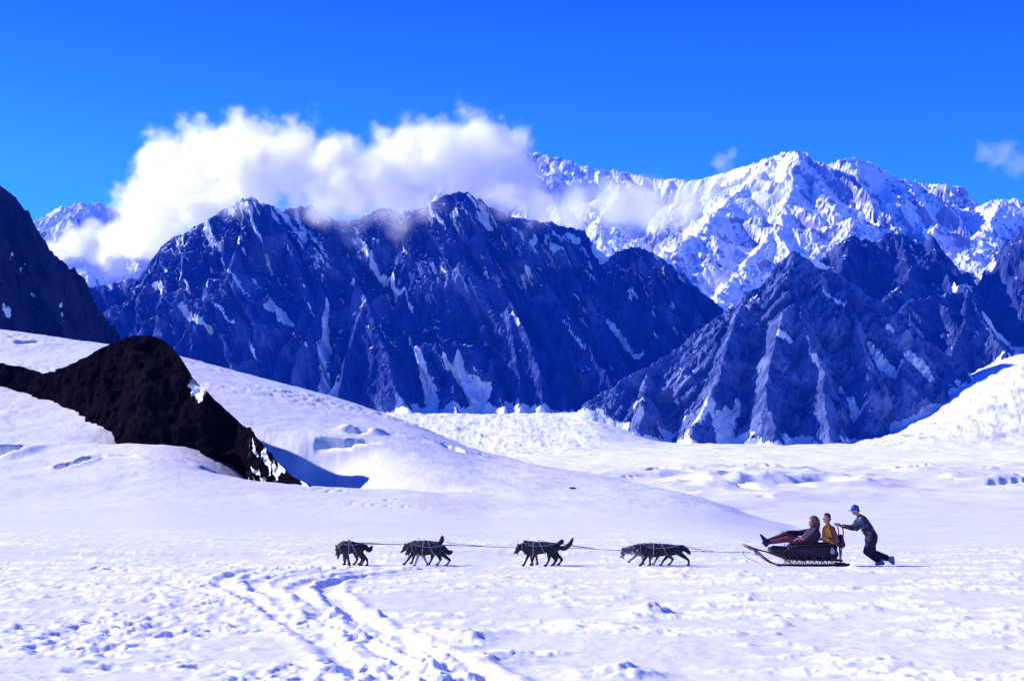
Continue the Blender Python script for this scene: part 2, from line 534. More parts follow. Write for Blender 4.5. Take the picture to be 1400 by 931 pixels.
def massif(name, bounds, step, ridges, mat, label, flute=0.35, L=90.0, seed=100, warp=30.0, rough=(60, 12),
           streaks=(), base_snow=0.0, zmin=-200, ribs=(), shear=0.5, smooth=False, damp=0.0):
    x0, x1, y0, y1 = bounds
    xs = np.arange(x0, x1 + step, step); ys = np.arange(y0, y1 + step, step)
    X, Y = np.meshgrid(xs, ys)
    Z, DD = skeleton(X, Y, ridges, flute, L, seed, warp)
    A, S = rough
    Z0 = Z.copy()
    f = sstep(0, A * 1.0, DD)
    Z = Z + S * 0.9 * (1 - sstep(0, A * 1.5, DD)) * (ridged(X / (S * 2.2), Y / (S * 2.2), 4, seed + 55, 0.6) - 0.72) * 2
    Z = Z + f * A * (ridged(X / (A * 4), Y / (A * 4), 6, seed + 20, 0.6) - 0.75) * 2.2
    Z = Z + S * (0.35 + 0.65 * f) * (ridged(X / (S * 5), Y / (S * 5), 4, seed + 30, 0.65) - 0.75) * 2.2
    snow = np.zeros_like(X)
    for pts, w in streaks:
        W = []
        for px, py in pts:          # find where the line of sight meets this slope
            D = np.linspace(y0, y1, 900)
            q = at(px, py, 1.0)
            rx = q[0] * D; rz = EYE + (q[2] - EYE) * D
            ix = np.clip(((rx - x0) / step).astype(int), 0, len(xs) - 1); iy = np.clip(((D - y0) / step).astype(int), 0, len(ys) - 1)
            k = np.argmax(Z[iy, ix] >= rz)
            if k > 0: W.append((rx[k], D[k]))
        if len(W) > 1:
            d, tt = poly_dist(X, Y, W)
            ww = w if np.isscalar(w) else np.interp(tt, np.linspace(0, 1, len(w)), w)
            g = np.exp(-(d / ww) ** 2)
            snow = np.maximum(snow, g)
            Z = Z - 0.35 * np.minimum(ww, 25) * g
    if base_snow:
        b = snow_base(X, Y)[0]
        hgt = Z - b + 40 * fbm(X / 120, Y / 120, 3, seed + 40)
        snow = np.maximum(snow, sstep(base_snow, base_snow * 0.3, hgt))
    calm_ = (1 - (sstep(base_snow * 1.6, base_snow * 0.5, hgt) if base_snow else 0)) * (1 - damp * snow)
    Z = Z * calm_ + (np.minimum(Z0, Z) * 0.5 + Z0 * 0.5) * (1 - calm_)
    Z = np.maximum(Z, zmin)
    # ribs and gullies running down the fall line, cut out of the face sideways
    Yd = Y.copy(); Xd = X.copy()
    cx = X + shear * Z
    for i, (A_, L_, el) in enumerate(ribs):
        n_ = ridged(cx / L_ + 0.35 * fbm(X / (L_ * 2), Z / (L_ * 3), 2, seed + 60 + i), Z / (L_ * el) + Y / (L_ * el * 2), 3, seed + 70 + i, 0.5) - 0.75
        Yd = Yd - A_ * n_ * 2.2 * f * calm_; Xd = Xd - A_ * 0.25 * n_ * f * calm_
    o = grid_mesh(name, Xd, Yd, Z, mat, {'snow': snow}, smooth=smooth)
    tag(o, label, kind='structure')
    return o, (xs, ys, Z)

# --- the great dark wall
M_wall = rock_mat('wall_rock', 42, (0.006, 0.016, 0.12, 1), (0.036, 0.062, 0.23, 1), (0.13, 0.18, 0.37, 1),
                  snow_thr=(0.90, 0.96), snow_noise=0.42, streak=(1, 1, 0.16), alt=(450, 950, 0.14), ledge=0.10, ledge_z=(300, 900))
wall_r = [
    (P((60, 425, 4500), (115, 395, 4450), (190, 378, 4400), (225, 332, 4400), (270, 310, 4350), (300, 288, 4300), (340, 267, 4250),
       (362, 279, 4300), (390, 286, 4350), (425, 281, 4350), (450, 296, 4350), (480, 303, 4400), (520, 285, 4400), (550, 291, 4400),
       (590, 281, 4350), (615, 262, 4300), (645, 263, 4300), (665, 282, 4350), (700, 296, 4400), (750, 303, 4450), (800, 316, 4450),
       (828, 350, 4400), (865, 337, 4300), (900, 348, 4250), (925, 366, 4250), (950, 385, 4250), (985, 422, 4200), (1040, 470, 4150)), 1.42),
    # spurs that drop towards the glacier
    (P((340, 267, 4250), (330, 330, 4120), (300, 400, 4000), (260, 450, 3900), (220, 500, 3800)), 2.0),
    (P((225, 332, 4400), (190, 400, 4200), (150, 450, 4050)), 2.0),
    (P((362, 279, 4300), (400, 330, 4150), (420, 400, 4030), (400, 450, 3950), (370, 520, 3800)), 2.0),
    (P((480, 303, 4400), (470, 350, 4260), (500, 410, 4000), (520, 470, 3850), (560, 560, 3600)), 2.0),
    (P((500, 410, 4000), (475, 480, 3850), (462, 550, 3700)), 2.0),
    (P((550, 291, 4400), (570, 350, 4270), (590, 420, 4120), (610, 500, 3900), (632, 565, 3680)), 2.0),
    (P((645, 263, 4300), (660, 330, 4180), (690, 400, 4060), (730, 470, 3900), (745, 550, 3720)), 2.0),
    (P((615, 262, 4300), (630, 330, 4190), (650, 420, 4050), (670, 500, 3850), (690, 556, 3720)), 2.0),
    (P((700, 296, 4400), (730, 370, 4220), (770, 420, 4080), (810, 480, 3940), (850, 540, 3780)), 2.0),
    (P((730, 370, 4220), (745, 440, 4050), (775, 545, 3750)), 2.0),
    (P((800, 316, 4450), (830, 400, 4250), (860, 450, 4120), (890, 510, 3950)), 2.0),
    (P((865, 337, 4300), (875, 400, 4150), (900, 440, 4060), (925, 480, 3960)), 2.0),
    (P((925, 366, 4250), (940, 410, 4150), (970, 450, 4030)), 2.0),
    (P((270, 310, 4350), (262, 370, 4180), (240, 440, 4000), (235, 500, 3850)), 2.0),
    (P((390, 286, 4350), (440, 350, 4180), (430, 420, 4020), (405, 500, 3820)), 2.1),
    (P((590, 281, 4350), (560, 340, 4220), (548, 420, 4060), (600, 500, 3860)), 2.1),
    (P((500, 410, 4000), (530, 500, 3790), (545, 568, 3630)), 2.1),
    (P((615, 500, 3850), (625, 560, 3680)), 2.0),
    (P((750, 303, 4450), (790, 380, 4240), (820, 440, 4090), (865, 520, 3900)), 2.1),
    (P((828, 350, 4400), (845, 420, 4200), (880, 470, 4070)), 2.1),
    (P((690, 400, 4060), (705, 480, 3890), (712, 555, 3720)), 2.2),
]
wall_s = [
    ([(447, 405), (446, 440), (443, 480), (445, 512), (455, 540)], (3.72, 16.12, 21.08, 24.8, 18.6)),
    ([(487, 332), (510, 365), (540, 400), (566, 430)], (9.92, 7.44, 7.44, 3.72)),
    ([(560, 465), (578, 505), (592, 555)], (3.1, 13.64, 24.8)),
    ([(607, 488), (630, 515), (655, 535)], (4.96, 17.36, 27.28)),
    ([(380, 284), (400, 310), (420, 332)], (13.64, 12.4, 3.72)),
    ([(405, 295), (418, 325)], (8.68, 3.1)),
    ([(335, 280), (345, 310), (357, 326)], (7.44, 5.58, 3.1)),
    ([(283, 305), (290, 330), (300, 345)], (11.16, 14.88, 4.96)),
    ([(460, 290), (466, 320)], (7.44, 5.58)),
    ([(360, 350), (372, 382)], (7.44, 3.72)),
    ([(245, 420), (270, 440), (288, 460)], (7.44, 9.92, 4.96)),
    ([(358, 412), (380, 430), (395, 442)], (8.68, 9.92, 3.1)),
    ([(690, 290), (705, 310), (745, 345)], (12.4, 13.64, 3.72)),
    ([(655, 298), (672, 315)], (7.44, 3.1)),
    ([(755, 340), (780, 362)], (7.44, 4.34)), ([(700, 430), (710, 445)], (4.96, 3.1)),
    ([(785, 310), (815, 335), (835, 352)], (19.84, 14.88, 8.68)),
    ([(730, 300), (760, 318), (790, 330)], (16.12, 13.64, 11.16)),
    ([(830, 440), (850, 465), (880, 490)], (4.96, 7.44, 3.1)),
    ([(500, 412), (480, 435), (466, 452)], (3.72, 4.34, 3.1)),
    ([(212, 385), (220, 400)], (8.68, 8.68)), ([(330, 290), (322, 312), (318, 340)], (4, 5, 2)), ([(300, 352), (320, 380), (335, 402)], (4, 4, 2)), ([(430, 340), (447, 372)], (3, 2)), ([(520, 440), (545, 480)], (3, 2)), ([(600, 300), (612, 330)], (4, 2)), ([(640, 268), (652, 290), (668, 312)], (5, 4, 2)), ([(770, 440), (800, 480)], (2, 3)), ([(300, 420), (322, 445)], (5, 3)), ([(395, 455), (420, 480)], (2, 3)), ([(340, 470), (350, 490)], (4, 4)), ([(255, 360), (250, 385)], (5, 4)), ([(860, 398), (872, 410)], (6, 3)), ([(195, 375), (160, 385), (120, 392)], (8.68, 13.64, 9.92)),
    ([(650, 560), (665, 545)], (24.8, 18.6)), ([(610, 575), (640, 572)], (18.6, 18.6)),
]
wall, wall_g = massif('mountain', (-2000, 1050, 3250, 4900), 4.5, wall_r, M_wall,
                      'dark fluted rock wall with snow couloirs rising above the glacier', flute=0.40, L=95, seed=100,
                      warp=26, rough=(46, 15), streaks=wall_s, base_snow=26, ribs=((85, 190, 4), (46, 75, 4), (18, 28, 3)), shear=0.42)

# --- pyramid on the right, in front
M_pyr = rock_mat('pyramid_rock', 34, (0.022, 0.040, 0.15, 1), (0.10, 0.15, 0.34, 1), (0.23, 0.27, 0.46, 1),
                 snow_thr=(0.95, 1.0), snow_noise=0.36, streak=(0.8, 1, 0.7), bumpd=12, shear=-0.9, ledge=0.03, ledge_z=(200, 600))
pyr_r = [
    (P((740, 615, 3150), (790, 585, 3160), (810, 548, 3200), (850, 518, 3250), (890, 498, 3300), (940, 468, 3330), (980, 432, 3360), (1015, 405, 3390),
       (1050, 380, 3420), (1087, 343, 3450), (1110, 352, 3470), (1150, 378, 3450), (1185, 400, 3420), (1225, 425, 3400), (1260, 455, 3380),
       (1290, 480, 3350), (1320, 500, 3300)), 1.15),
    (P((1087, 343, 3450), (1085, 400, 3330), (1100, 450, 3210), (1120, 510, 3080), (1140, 590, 2880)), 1.55),
    (P((1015, 405, 3390), (1000, 460, 3230), (975, 520, 3080), (950, 590, 2920)), 1.45),
    (P((1085, 400, 3330), (1060, 470, 3140), (1050, 530, 3000), (1060, 595, 2850)), 1.5),
    (P((890, 498, 3300), (880, 540, 3160), (870, 590, 3000)), 1.4),
    (P((1150, 378, 3450), (1170, 430, 3330), (1185, 490, 3200), (1190, 560, 3020)), 1.6),
    (P((1225, 425, 3400), (1235, 470, 3290), (1230, 530, 3150)), 1.4),
]
pyr_s = [
    ([(1098, 346), (1130, 365), (1160, 382), (1182, 398)], (9, 16, 16, 12)),
    ([(1210, 405), (1230, 420), (1255, 432)], (12, 10, 6)),
    ([(1128, 400), (1155, 420)], (7, 7)),
    ([(950, 575), (975, 545)], (26, 8)), ([(985, 580), (1010, 550)], (26, 6)), ([(910, 592), (935, 575)], (22, 14)),
    ([(1190, 470), (1205, 500), (1225, 515)], (6, 14, 22)), ([(1150, 535), (1175, 565)], (6, 20)),
    ([(1240, 485), (1265, 505)], (10, 24)), ([(860, 500), (850, 512)], (5, 5)), ([(985, 425), (970, 438)], (8, 6)),
    ([(1065, 455), (1085, 465)], (9, 5)), ([(868, 556), (880, 548)], (5, 4)), ([(1212, 450), (1220, 455)], (9, 5)),
]
pyr, pyr_g = massif('mountain', (-150, 1350, 2700, 3900), 4.0, pyr_r, M_pyr,
                    'blue grey rock pyramid standing in front of the snow peaks', flute=0.30, L=80, seed=200,
                    warp=34, rough=(48, 14), streaks=pyr_s, base_snow=14, ribs=((40, 170, 2.5), (24, 62, 3.0), (15, 26, 3)), shear=-0.9)

# --- rocky towers behind the pyramid
M_tow = rock_mat('tower_rock', 36, (0.010, 0.022, 0.12, 1), (0.05, 0.075, 0.24, 1), (0.14, 0.17, 0.35, 1),
                 snow_thr=(0.88, 0.94), snow_noise=0.40, streak=(1, 1, 0.35), alt=(500, 850, 0.08), shear=0.2, ledge=0.03, ledge_z=(300, 700))
tow_r = [
    (P((1090, 375, 4150), (1125, 350, 4150), (1140, 330, 4150), (1162, 319, 4150), (1180, 326, 4180), (1198, 332, 4200), (1214, 318, 4150), (1236, 319, 4150),
       (1252, 334, 4200), (1275, 326, 4100), (1290, 344, 4100), (1305, 368, 4150), (1335, 374, 4200), (1358, 362, 4150), (1378, 330, 4100), (1400, 315, 4050),
       (1460, 290, 4000), (1600, 250, 4000)), 1.35),
    (P((1236, 319, 4150), (1240, 380, 3950), (1210, 410, 3850)), 1.4),
    (P((1290, 344, 4100), (1300, 385, 3950), (1322, 392, 3850), (1345, 440, 3720), (1372, 478, 3600)), 1.3),
    (P((1322, 392, 3850), (1290, 402, 3800), (1245, 412, 3780)), 1.5),
    (P((1322, 392, 3850), (1318, 440, 3700), (1300, 490, 3560)), 1.5),
    (P((1400, 315, 4050), (1410, 400, 3900), (1430, 470, 3750)), 1.4),
    (P((1162, 319, 4150), (1150, 370, 4000)), 1.4),
]
tow_s = [
    ([(1345, 430), (1362, 452), (1378, 470)], (6, 18, 28)),
    ([(1200, 325), (1215, 322)], (12, 12)), ([(1305, 400), (1325, 392)], (12, 14)), ([(1245, 412), (1290, 404)], (6, 10)),
    ([(1145, 330), (1165, 321)], (10, 10)), ([(1315, 372), (1340, 378), (1358, 366)], (12, 22, 14)), ([(1248, 338), (1260, 345)], (10, 8)),
]
tow, tow_g = massif('mountain', (750, 2300, 3450, 4700), 5.0, tow_r, M_tow,
                    'dark rock towers with small snow ledges behind the pyramid', flute=0.40, L=80, seed=300,
                    warp=22, rough=(50, 14), streaks=tow_s, base_snow=16, ribs=((40, 160, 3.5), (28, 65, 3.5), (12, 24, 3)), shear=0.2)

# --- high snow range
M_high = rock_mat('high_rock', 70, (0.20, 0.20, 0.27, 1), (0.32, 0.31, 0.38, 1), (0.36, 0.30, 0.36, 1),
                  snow_thr=(0.20, 0.28), snow_noise=0.40, streak=(1, 1, 0.35), bumpd=16)
high_r = [
    (P((560, 250, 10500), (640, 235, 10500), (700, 215, 10400), (735, 209, 10300), (760, 215, 10200), (800, 226, 10100), (850, 235, 10000), (900, 243, 9900),
       (950, 246, 9700), (1000, 233, 9500), (1040, 220, 9300), (1062, 211, 9150), (1087, 206, 9000), (1102, 216, 9050), (1130, 225, 9100),
       (1165, 216, 9100), (1190, 227, 9200), (1220, 240, 9300), (1260, 250, 9400), (1290, 254, 9400), (1310, 265, 9300),
       (1325, 284, 9200), (1345, 280, 9100), (1372, 270, 9000), (1400, 278, 9000), (1480, 260, 9100), (1600, 300, 9100)), 0.85),
    (P((1087, 206, 9000), (1078, 260, 8600), (1060, 310, 8200), (1010, 370, 7600), (960, 440, 6900)), 0.80),
    (P((1062, 211, 9150), (1010, 260, 8700), (960, 310, 8200), (900, 350, 7700)), 0.65),
    (P((1165, 216, 9100), (1190, 280, 8500), (1215, 330, 8000)), 0.95),
    (P((1102, 216, 9050), (1125, 270, 8550), (1140, 330, 8000)), 0.95),
    (P((1220, 240, 9300), (1250, 290, 8800), (1275, 340, 8200)), 0.9),
    (P((760, 215, 10200), (750, 260, 9700), (770, 300, 9200)), 0.8),
    (P((850, 235, 10000), (840, 270, 9500), (820, 310, 9000)), 0.75),
    (P((1372, 270, 9000), (1350, 310, 8500), (1330, 350, 8000)), 0.7),
    (P((1060, 310, 8200), (1090, 360, 7600)), 0.85),
]
high_s = [
    ([(800, 275), (880, 272), (960, 262), (1030, 240), (1070, 222)], (220, 260, 260, 240, 120)),
    ([(950, 402), (985, 370), (1025, 345), (1065, 325)], (50, 70, 90, 90)),
    ([(860, 310), (930, 300), (1010, 280), (1060, 270)], (150, 190, 200, 120)),
    ([(1340, 300), (1370, 290), (1400, 290)], (120, 150, 150)), ([(1240, 355), (1300, 350)], (60, 60)),
    ([(1170, 222), (1200, 250), (1225, 290)], (50, 60, 40)),
]

high, high_g = massif('mountain', (-1200, 5200, 6000, 11000), 14.0, high_r, M_high,
                      'high white snow range with a pointed summit against the sky', flute=0.60, L=260, seed=400,
                      warp=60, rough=(110, 38), streaks=high_s, ribs=((90, 420, 4), (40, 140, 4)), shear=0.35, damp=0.92)

# --- snow peak far left, mostly in cloud
lp_r = [
    (P((-60, 345, 9400), (40, 316, 9200), (62, 296, 9100), (92, 281, 9000), (122, 278, 9000), (160, 284, 9100), (190, 292, 9200), (260, 330, 9300), (330, 350, 9300)), 0.9),
    (P((92, 281, 9000), (110, 330, 8500), (120, 390, 7900)), 0.8),
    (P((160, 284, 9100), (180, 340, 8600), (210, 400, 7900)), 0.9),
    (P((40, 316, 9200), (70, 360, 8700)), 0.9),
]
lp, _ = massif('mountain', (-4300, -1500, 7200, 10000), 14.0, lp_r, M_high,
               'pale snow peak half hidden by cloud beyond the left end of the dark wall', flute=0.5, L=200, seed=450, warp=60, rough=(130, 40))

# --- near dark slope on the left edge
M_left = rock_mat('left_rock', 16, (0.008, 0.009, 0.03, 1), (0.020, 0.020, 0.05, 1), (0.035, 0.032, 0.06, 1),
                  snow_thr=(0.90, 0.97), snow_noise=0.30, streak=(1, 1, 0.3))
left_r = [
    (P((-700, 60, 1500), (-300, 140, 1480), (-120, 205, 1450), (0, 255, 1420), (15, 268, 1420), (33, 303, 1420), (50, 345, 1430), (80, 380, 1450), (112, 402, 1470), (132, 432, 1480), (150, 474, 1490), (170, 520, 1500)), 1.5),
    (P((0, 255, 1420), (-40, 330, 1330), (-20, 420, 1240), (20, 500, 1150)), 1.4),
    (P((50, 345, 1430), (60, 400, 1370), (90, 470, 1290)), 1.4),
]
left_s = [([(0, 418), (8, 423)], (2, 2)), ([(84, 420), (92, 445)], (1.2, 0.8)), ([(15, 350), (35, 362)], (1.2, 0.8)), ([(45, 400), (52, 412)], (1, .8))]
left, _ = massif('mountain', (-1200, -350, 1000, 1700), 2.5, left_r, M_left,
                 'near black rock slope at the left edge of the view', flute=0.35, L=40, seed=500, warp=12,
                 rough=(24, 6), streaks=left_s, zmin=-60, ribs=((14, 60, 3), (6, 18, 3)), shear=0.6)

# --- dark rock outcrop in the snow hill
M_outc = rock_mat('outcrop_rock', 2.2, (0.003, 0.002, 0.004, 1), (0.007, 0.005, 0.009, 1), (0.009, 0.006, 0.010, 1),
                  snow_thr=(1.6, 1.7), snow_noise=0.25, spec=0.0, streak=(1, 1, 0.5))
OU = [(-220, 490), (-100, 494), (0, 497), (30, 503), (55, 511), (75, 506), (100, 495), (125, 481), (150, 469), (178, 459), (206, 460), (228, 472),
      (244, 490), (260, 515), (290, 545), (330, 580), (352, 600), (375, 628), (400, 651), (425, 664)]
OL = [(-220, 522), (-100, 522), (0, 525), (60, 545), (120, 570), (170, 590), (205, 600), (240, 605), (290, 610), (320, 612), (338, 628), (352, 640),
      (375, 647), (400, 655), (425, 665)]
def build_outcrop():
    pxs = np.linspace(-220, 424, 644)
    up = np.interp(pxs, [p[0] for p in OU], [p[1] for p in OU]) ; lo = np.interp(pxs, [p[0] for p in OL], [p[1] for p in OL])
    up = up + 3.0 * fbm(pxs / 16, pxs * 0, 4, 620, 0.6) * sstep(400, 370, pxs)
    lo = lo + 2.0 * fbm(pxs / 9, pxs * 0 + 3, 3, 621, 0.6)
    nf, nb = 150, 40
    X = np.zeros((nf + nb, len(pxs))); Y = X.copy(); Z = X.copy()
    prev = None
    rows = [hit_ground(px, l) for px, l in zip(pxs, lo)]
    DL = np.array([r_[1] for r_ in rows]); k = np.ones(31) / 31
    DL = np.convolve(np.pad(DL, 15, mode='edge'), k, 'valid')
    for j, px in enumerate(pxs):
        e1 = float(tanel(up[j])); e0 = float(tanel(lo[j])); D0 = DL[j]
        z0 = EYE + e0 * D0
        # crest: the face climbs at about 50 degrees from its foot
        D1 = D0; sl = 1.05
        for _ in range(30): D1 = D0 + max(EYE + e1 * D1 - z0, 0) / sl
        v = np.linspace(-0.3, 1, nf)
        Y[:nf, j] = D0 + (D1 - D0) * v - 0.3
        Z[:nf, j] = z0 + (EYE + e1 * D1 - z0) * (v + 0.10 * np.sin(np.pi * np.clip(v, 0, 1)))
        w = np.linspace(0, 1, nb + 1)[1:]
        H = EYE + e1 * D1 - z0 + 2.0
        Y[nf:, j] = D1 - 0.3 + w * H * 0.9
        Z[nf:, j] = EYE + e1 * D1 - (w ** 1.3) * (H + 3)
        X[:, j] = (px - 700) / 1950 * D1 * 1.0 + (Y[:, j] - D1) * (px - 700) / 1950
    V = np.linspace(0, 1, nf + nb)[:, None] * np.ones_like(X)
    m = np.clip(np.abs(np.arange(nf + nb)[:, None] - (nf - 1)) / 12.0, 0, 1)
    a = fbm(X / 5, Z / 5 + Y / 9, 5, 630, 0.6); b = ridged(X / 9 + Z / 14, Z / 9, 4, 640, 0.55) - 0.72
    Y = Y + m * (2.2 * a - 5 * b); Z = Z + m * (0.6 * a + 1.4 * b)
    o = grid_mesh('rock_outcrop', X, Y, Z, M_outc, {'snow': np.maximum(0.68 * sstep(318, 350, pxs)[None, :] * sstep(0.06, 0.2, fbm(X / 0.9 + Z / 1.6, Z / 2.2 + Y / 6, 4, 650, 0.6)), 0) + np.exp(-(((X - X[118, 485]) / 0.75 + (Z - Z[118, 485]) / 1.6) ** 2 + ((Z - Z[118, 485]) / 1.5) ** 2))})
    tag(o, 'black rock outcrop poking out of the snow hill', kind='structure')
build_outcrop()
# ------------------------------------------------------------------ figures: one skin grown over tapered limbs
PM = 38.0 / 1950.0              # metres per photo pixel at the team's distance
def flat_mat(name, c, rough=0.7, c2=None, scale=12.0, bump=0.0, thr=(0.42, 0.58), spec=0.3, sc3=None):
    t = NT(name)
    if c2: t.put(t.b.inputs['Base Color'], t.mix(t.ramp(t.noise(scale, 4, 0.6, sc3=sc3), *thr), (*c, 1), (*c2, 1)))
    else: t.b.inputs['Base Color'].default_value = (*c, 1)
    t.b.inputs['Roughness'].default_value = rough
    t.b.inputs['Specular IOR Level'].default_value = spec
    if bump: t.bump(t.noise(scale * 3, 3, 0.6, sc3=sc3), bump, 1.0)
    return t.m

def grow(name, chains, mats, voxel, parent=None, smooth=2, label=None):
    """chains: (material index, [(x, y, z, r), ...]); tapered limbs fused into one continuous surface"""
    bm = bmesh.new()
    caps = []
    for mi, pts in chains:
        if len(pts) == 1: pts = [pts[0], (pts[0][0] + 1e-4, pts[0][1], pts[0][2], pts[0][3])]
        for a, b in zip(pts[:-1], pts[1:]):
            caps.append((mi, a, b))
            tmp = bmesh.new()
            for p in (a, b):
                bmesh.ops.create_icosphere(tmp, subdivisions=2, radius=p[3], matrix=Matrix.Translation(p[:3]))
            r = bmesh.ops.convex_hull(tmp, input=tmp.verts)
            junk = list({g for g in r['geom_interior'] + r['geom_unused'] if isinstance(g, bmesh.types.BMVert)})
            bmesh.ops.delete(tmp, geom=junk, context='VERTS')
            t = bpy.data.meshes.new('t'); tmp.to_mesh(t); tmp.free(); bm.from_mesh(t); bpy.data.meshes.remove(t)
    me = bpy.data.meshes.new(name); bm.to_mesh(me); bm.free()
    o = bpy.data.objects.new(name, me); col.objects.link(o)
    m = o.modifiers.new('r', 'REMESH'); m.mode = 'VOXEL'; m.voxel_size = voxel; m.use_smooth_shade = True
    if smooth:
        m = o.modifiers.new('s', 'SMOOTH'); m.iterations = smooth; m.factor = 0.5
    dg = bpy.context.evaluated_depsgraph_get(); dg.update()
    new = bpy.data.meshes.new_from_object(o.evaluated_get(dg)); new.name = name
    o.modifiers.clear(); o.data = new; bpy.data.meshes.remove(me)
    for mt in mats: new.materials.append(mt)
    if len(mats) > 1 and len(new.polygons):
        c = np.zeros(len(new.polygons) * 3); new.polygons.foreach_get('center', c); c = c.reshape(-1, 3)
        best = np.full(len(c), 1e9); idx = np.zeros(len(c), np.int32)
        for mi, a, b in caps:
            a_, b_ = np.array(a[:3]), np.array(b[:3]); d = b_ - a_
            t = np.clip(((c - a_) @ d) / (d @ d + 1e-12), 0, 1)
            q = np.linalg.norm(c - a_ - t[:, None] * d, axis=1) - (a[3] + (b[3] - a[3]) * t)
            k = q < best; best = np.where(k, q, best); idx = np.where(k, mi, idx)
        new.polygons.foreach_set('material_index', idx.astype(np.int32))
    new.polygons.foreach_set('use_smooth', np.ones(len(new.polygons), bool))
    if parent: o.parent = parent
    if label: o['label'] = label
    return o

def tube(name, pts, r, mat, parent=None, seg=8, closed=False, r2=None):
    """a bent rod; r may be a list"""
    bm = bmesh.new(); P_ = [Vector(p) for p in pts]; n = len(P_); rings = []
    for i, p in enumerate(P_):
        if closed: t = P_[(i + 1) % n] - P_[i - 1]
        else: t = P_[min(i + 1, n - 1)] - P_[max(i - 1, 0)]
        t.normalize()
        up = Vector((0, 1, 0)) if abs(t.y) < 0.9 else Vector((0, 0, 1))
        u = t.cross(up).normalized(); v = t.cross(u).normalized()
        rr = r[i] if isinstance(r, (list, tuple)) else r
        rv = rr if r2 is None else r2
        rings.append([bm.verts.new(p + u * rr * math.cos(2 * math.pi * k / seg) + v * rv * math.sin(2 * math.pi * k / seg)) for k in range(seg)])
    m = n if closed else n - 1
    for i in range(m):
        a, b = rings[i], rings[(i + 1) % n]
        for k in range(seg): bm.faces.new((a[k], a[(k + 1) % seg], b[(k + 1) % seg], b[k]))
    if not closed:
        bm.faces.new(rings[0][::-1]); bm.faces.new(rings[-1])
    bmesh.ops.recalc_face_normals(bm, faces=bm.faces)
    me = bpy.data.meshes.new(name); bm.to_mesh(me); bm.free(); me.materials.append(mat)
    me.polygons.foreach_set('use_smooth', np.ones(len(me.polygons), bool))
    o = bpy.data.objects.new(name, me); col.objects.link(o)
    if parent: o.parent = parent
    return o

def spline(pts, n=8):
    P_ = [np.array(p, float) for p in pts]; P_ = [2 * P_[0] - P_[1]] + P_ + [2 * P_[-1] - P_[-2]]
    out = []
    for i in range(1, len(P_) - 2):
        a, b, c, d = P_[i - 1:i + 3]
        for k in range(n):
            t = k / n
            out.append(tuple(0.5 * ((2 * b) + (-a + c) * t + (2 * a - 5 * b + 4 * c - d) * t * t + (-a + 3 * b - 3 * c + d) * t ** 3)))
    out.append(tuple(P_[-2])); return out

def ball(name, p, r, mat, parent, sc3=(1, 1, 1)):
    me = bpy.data.meshes.new(name); bm = bmesh.new()
    bmesh.ops.create_icosphere(bm, subdivisions=2, radius=r, matrix=Matrix.Translation(p) @ Matrix.Diagonal((*sc3, 1)))
    bm.to_mesh(me); bm.free(); me.materials.append(mat)
    me.polygons.foreach_set('use_smooth', np.ones(len(me.polygons), bool))
    o = bpy.data.objects.new(name, me); col.objects.link(o); o.parent = parent
    return o

def gz(x, y):
    return float(ground_height(np.array([[x]]), np.array([[y]]))[0][0, 0])

# --- dogs -----------------------------------------------------------
F_black = flat_mat('black_fur', (0.012, 0.010, 0.018), 0.75, (0.030, 0.024, 0.032), 14, 0.02, spec=0.25)
F_pale = flat_mat('pale_fur', (0.36, 0.35, 0.40), 0.8, (0.22, 0.21, 0.26), 18, 0.02)
F_grey = flat_mat('grey_fur', (0.06, 0.06, 0.08), 0.8, (0.13, 0.12, 0.15), 16, 0.02)
M_tongue = flat_mat('tongue', (0.45, 0.10, 0.13), 0.4)
M_eye = flat_mat('eye', (0.01, 0.006, 0.004), 0.15, spec=0.6)
M_web = flat_mat('pale_webbing', (0.26, 0.27, 0.40), 0.7, (0.16, 0.16, 0.28), 30)
M_web2 = flat_mat('dark_webbing', (0.10, 0.10, 0.22), 0.7)
M_rope = flat_mat('rope', (0.05, 0.05, 0.09), 0.8, (0.10, 0.10, 0.14), 40)

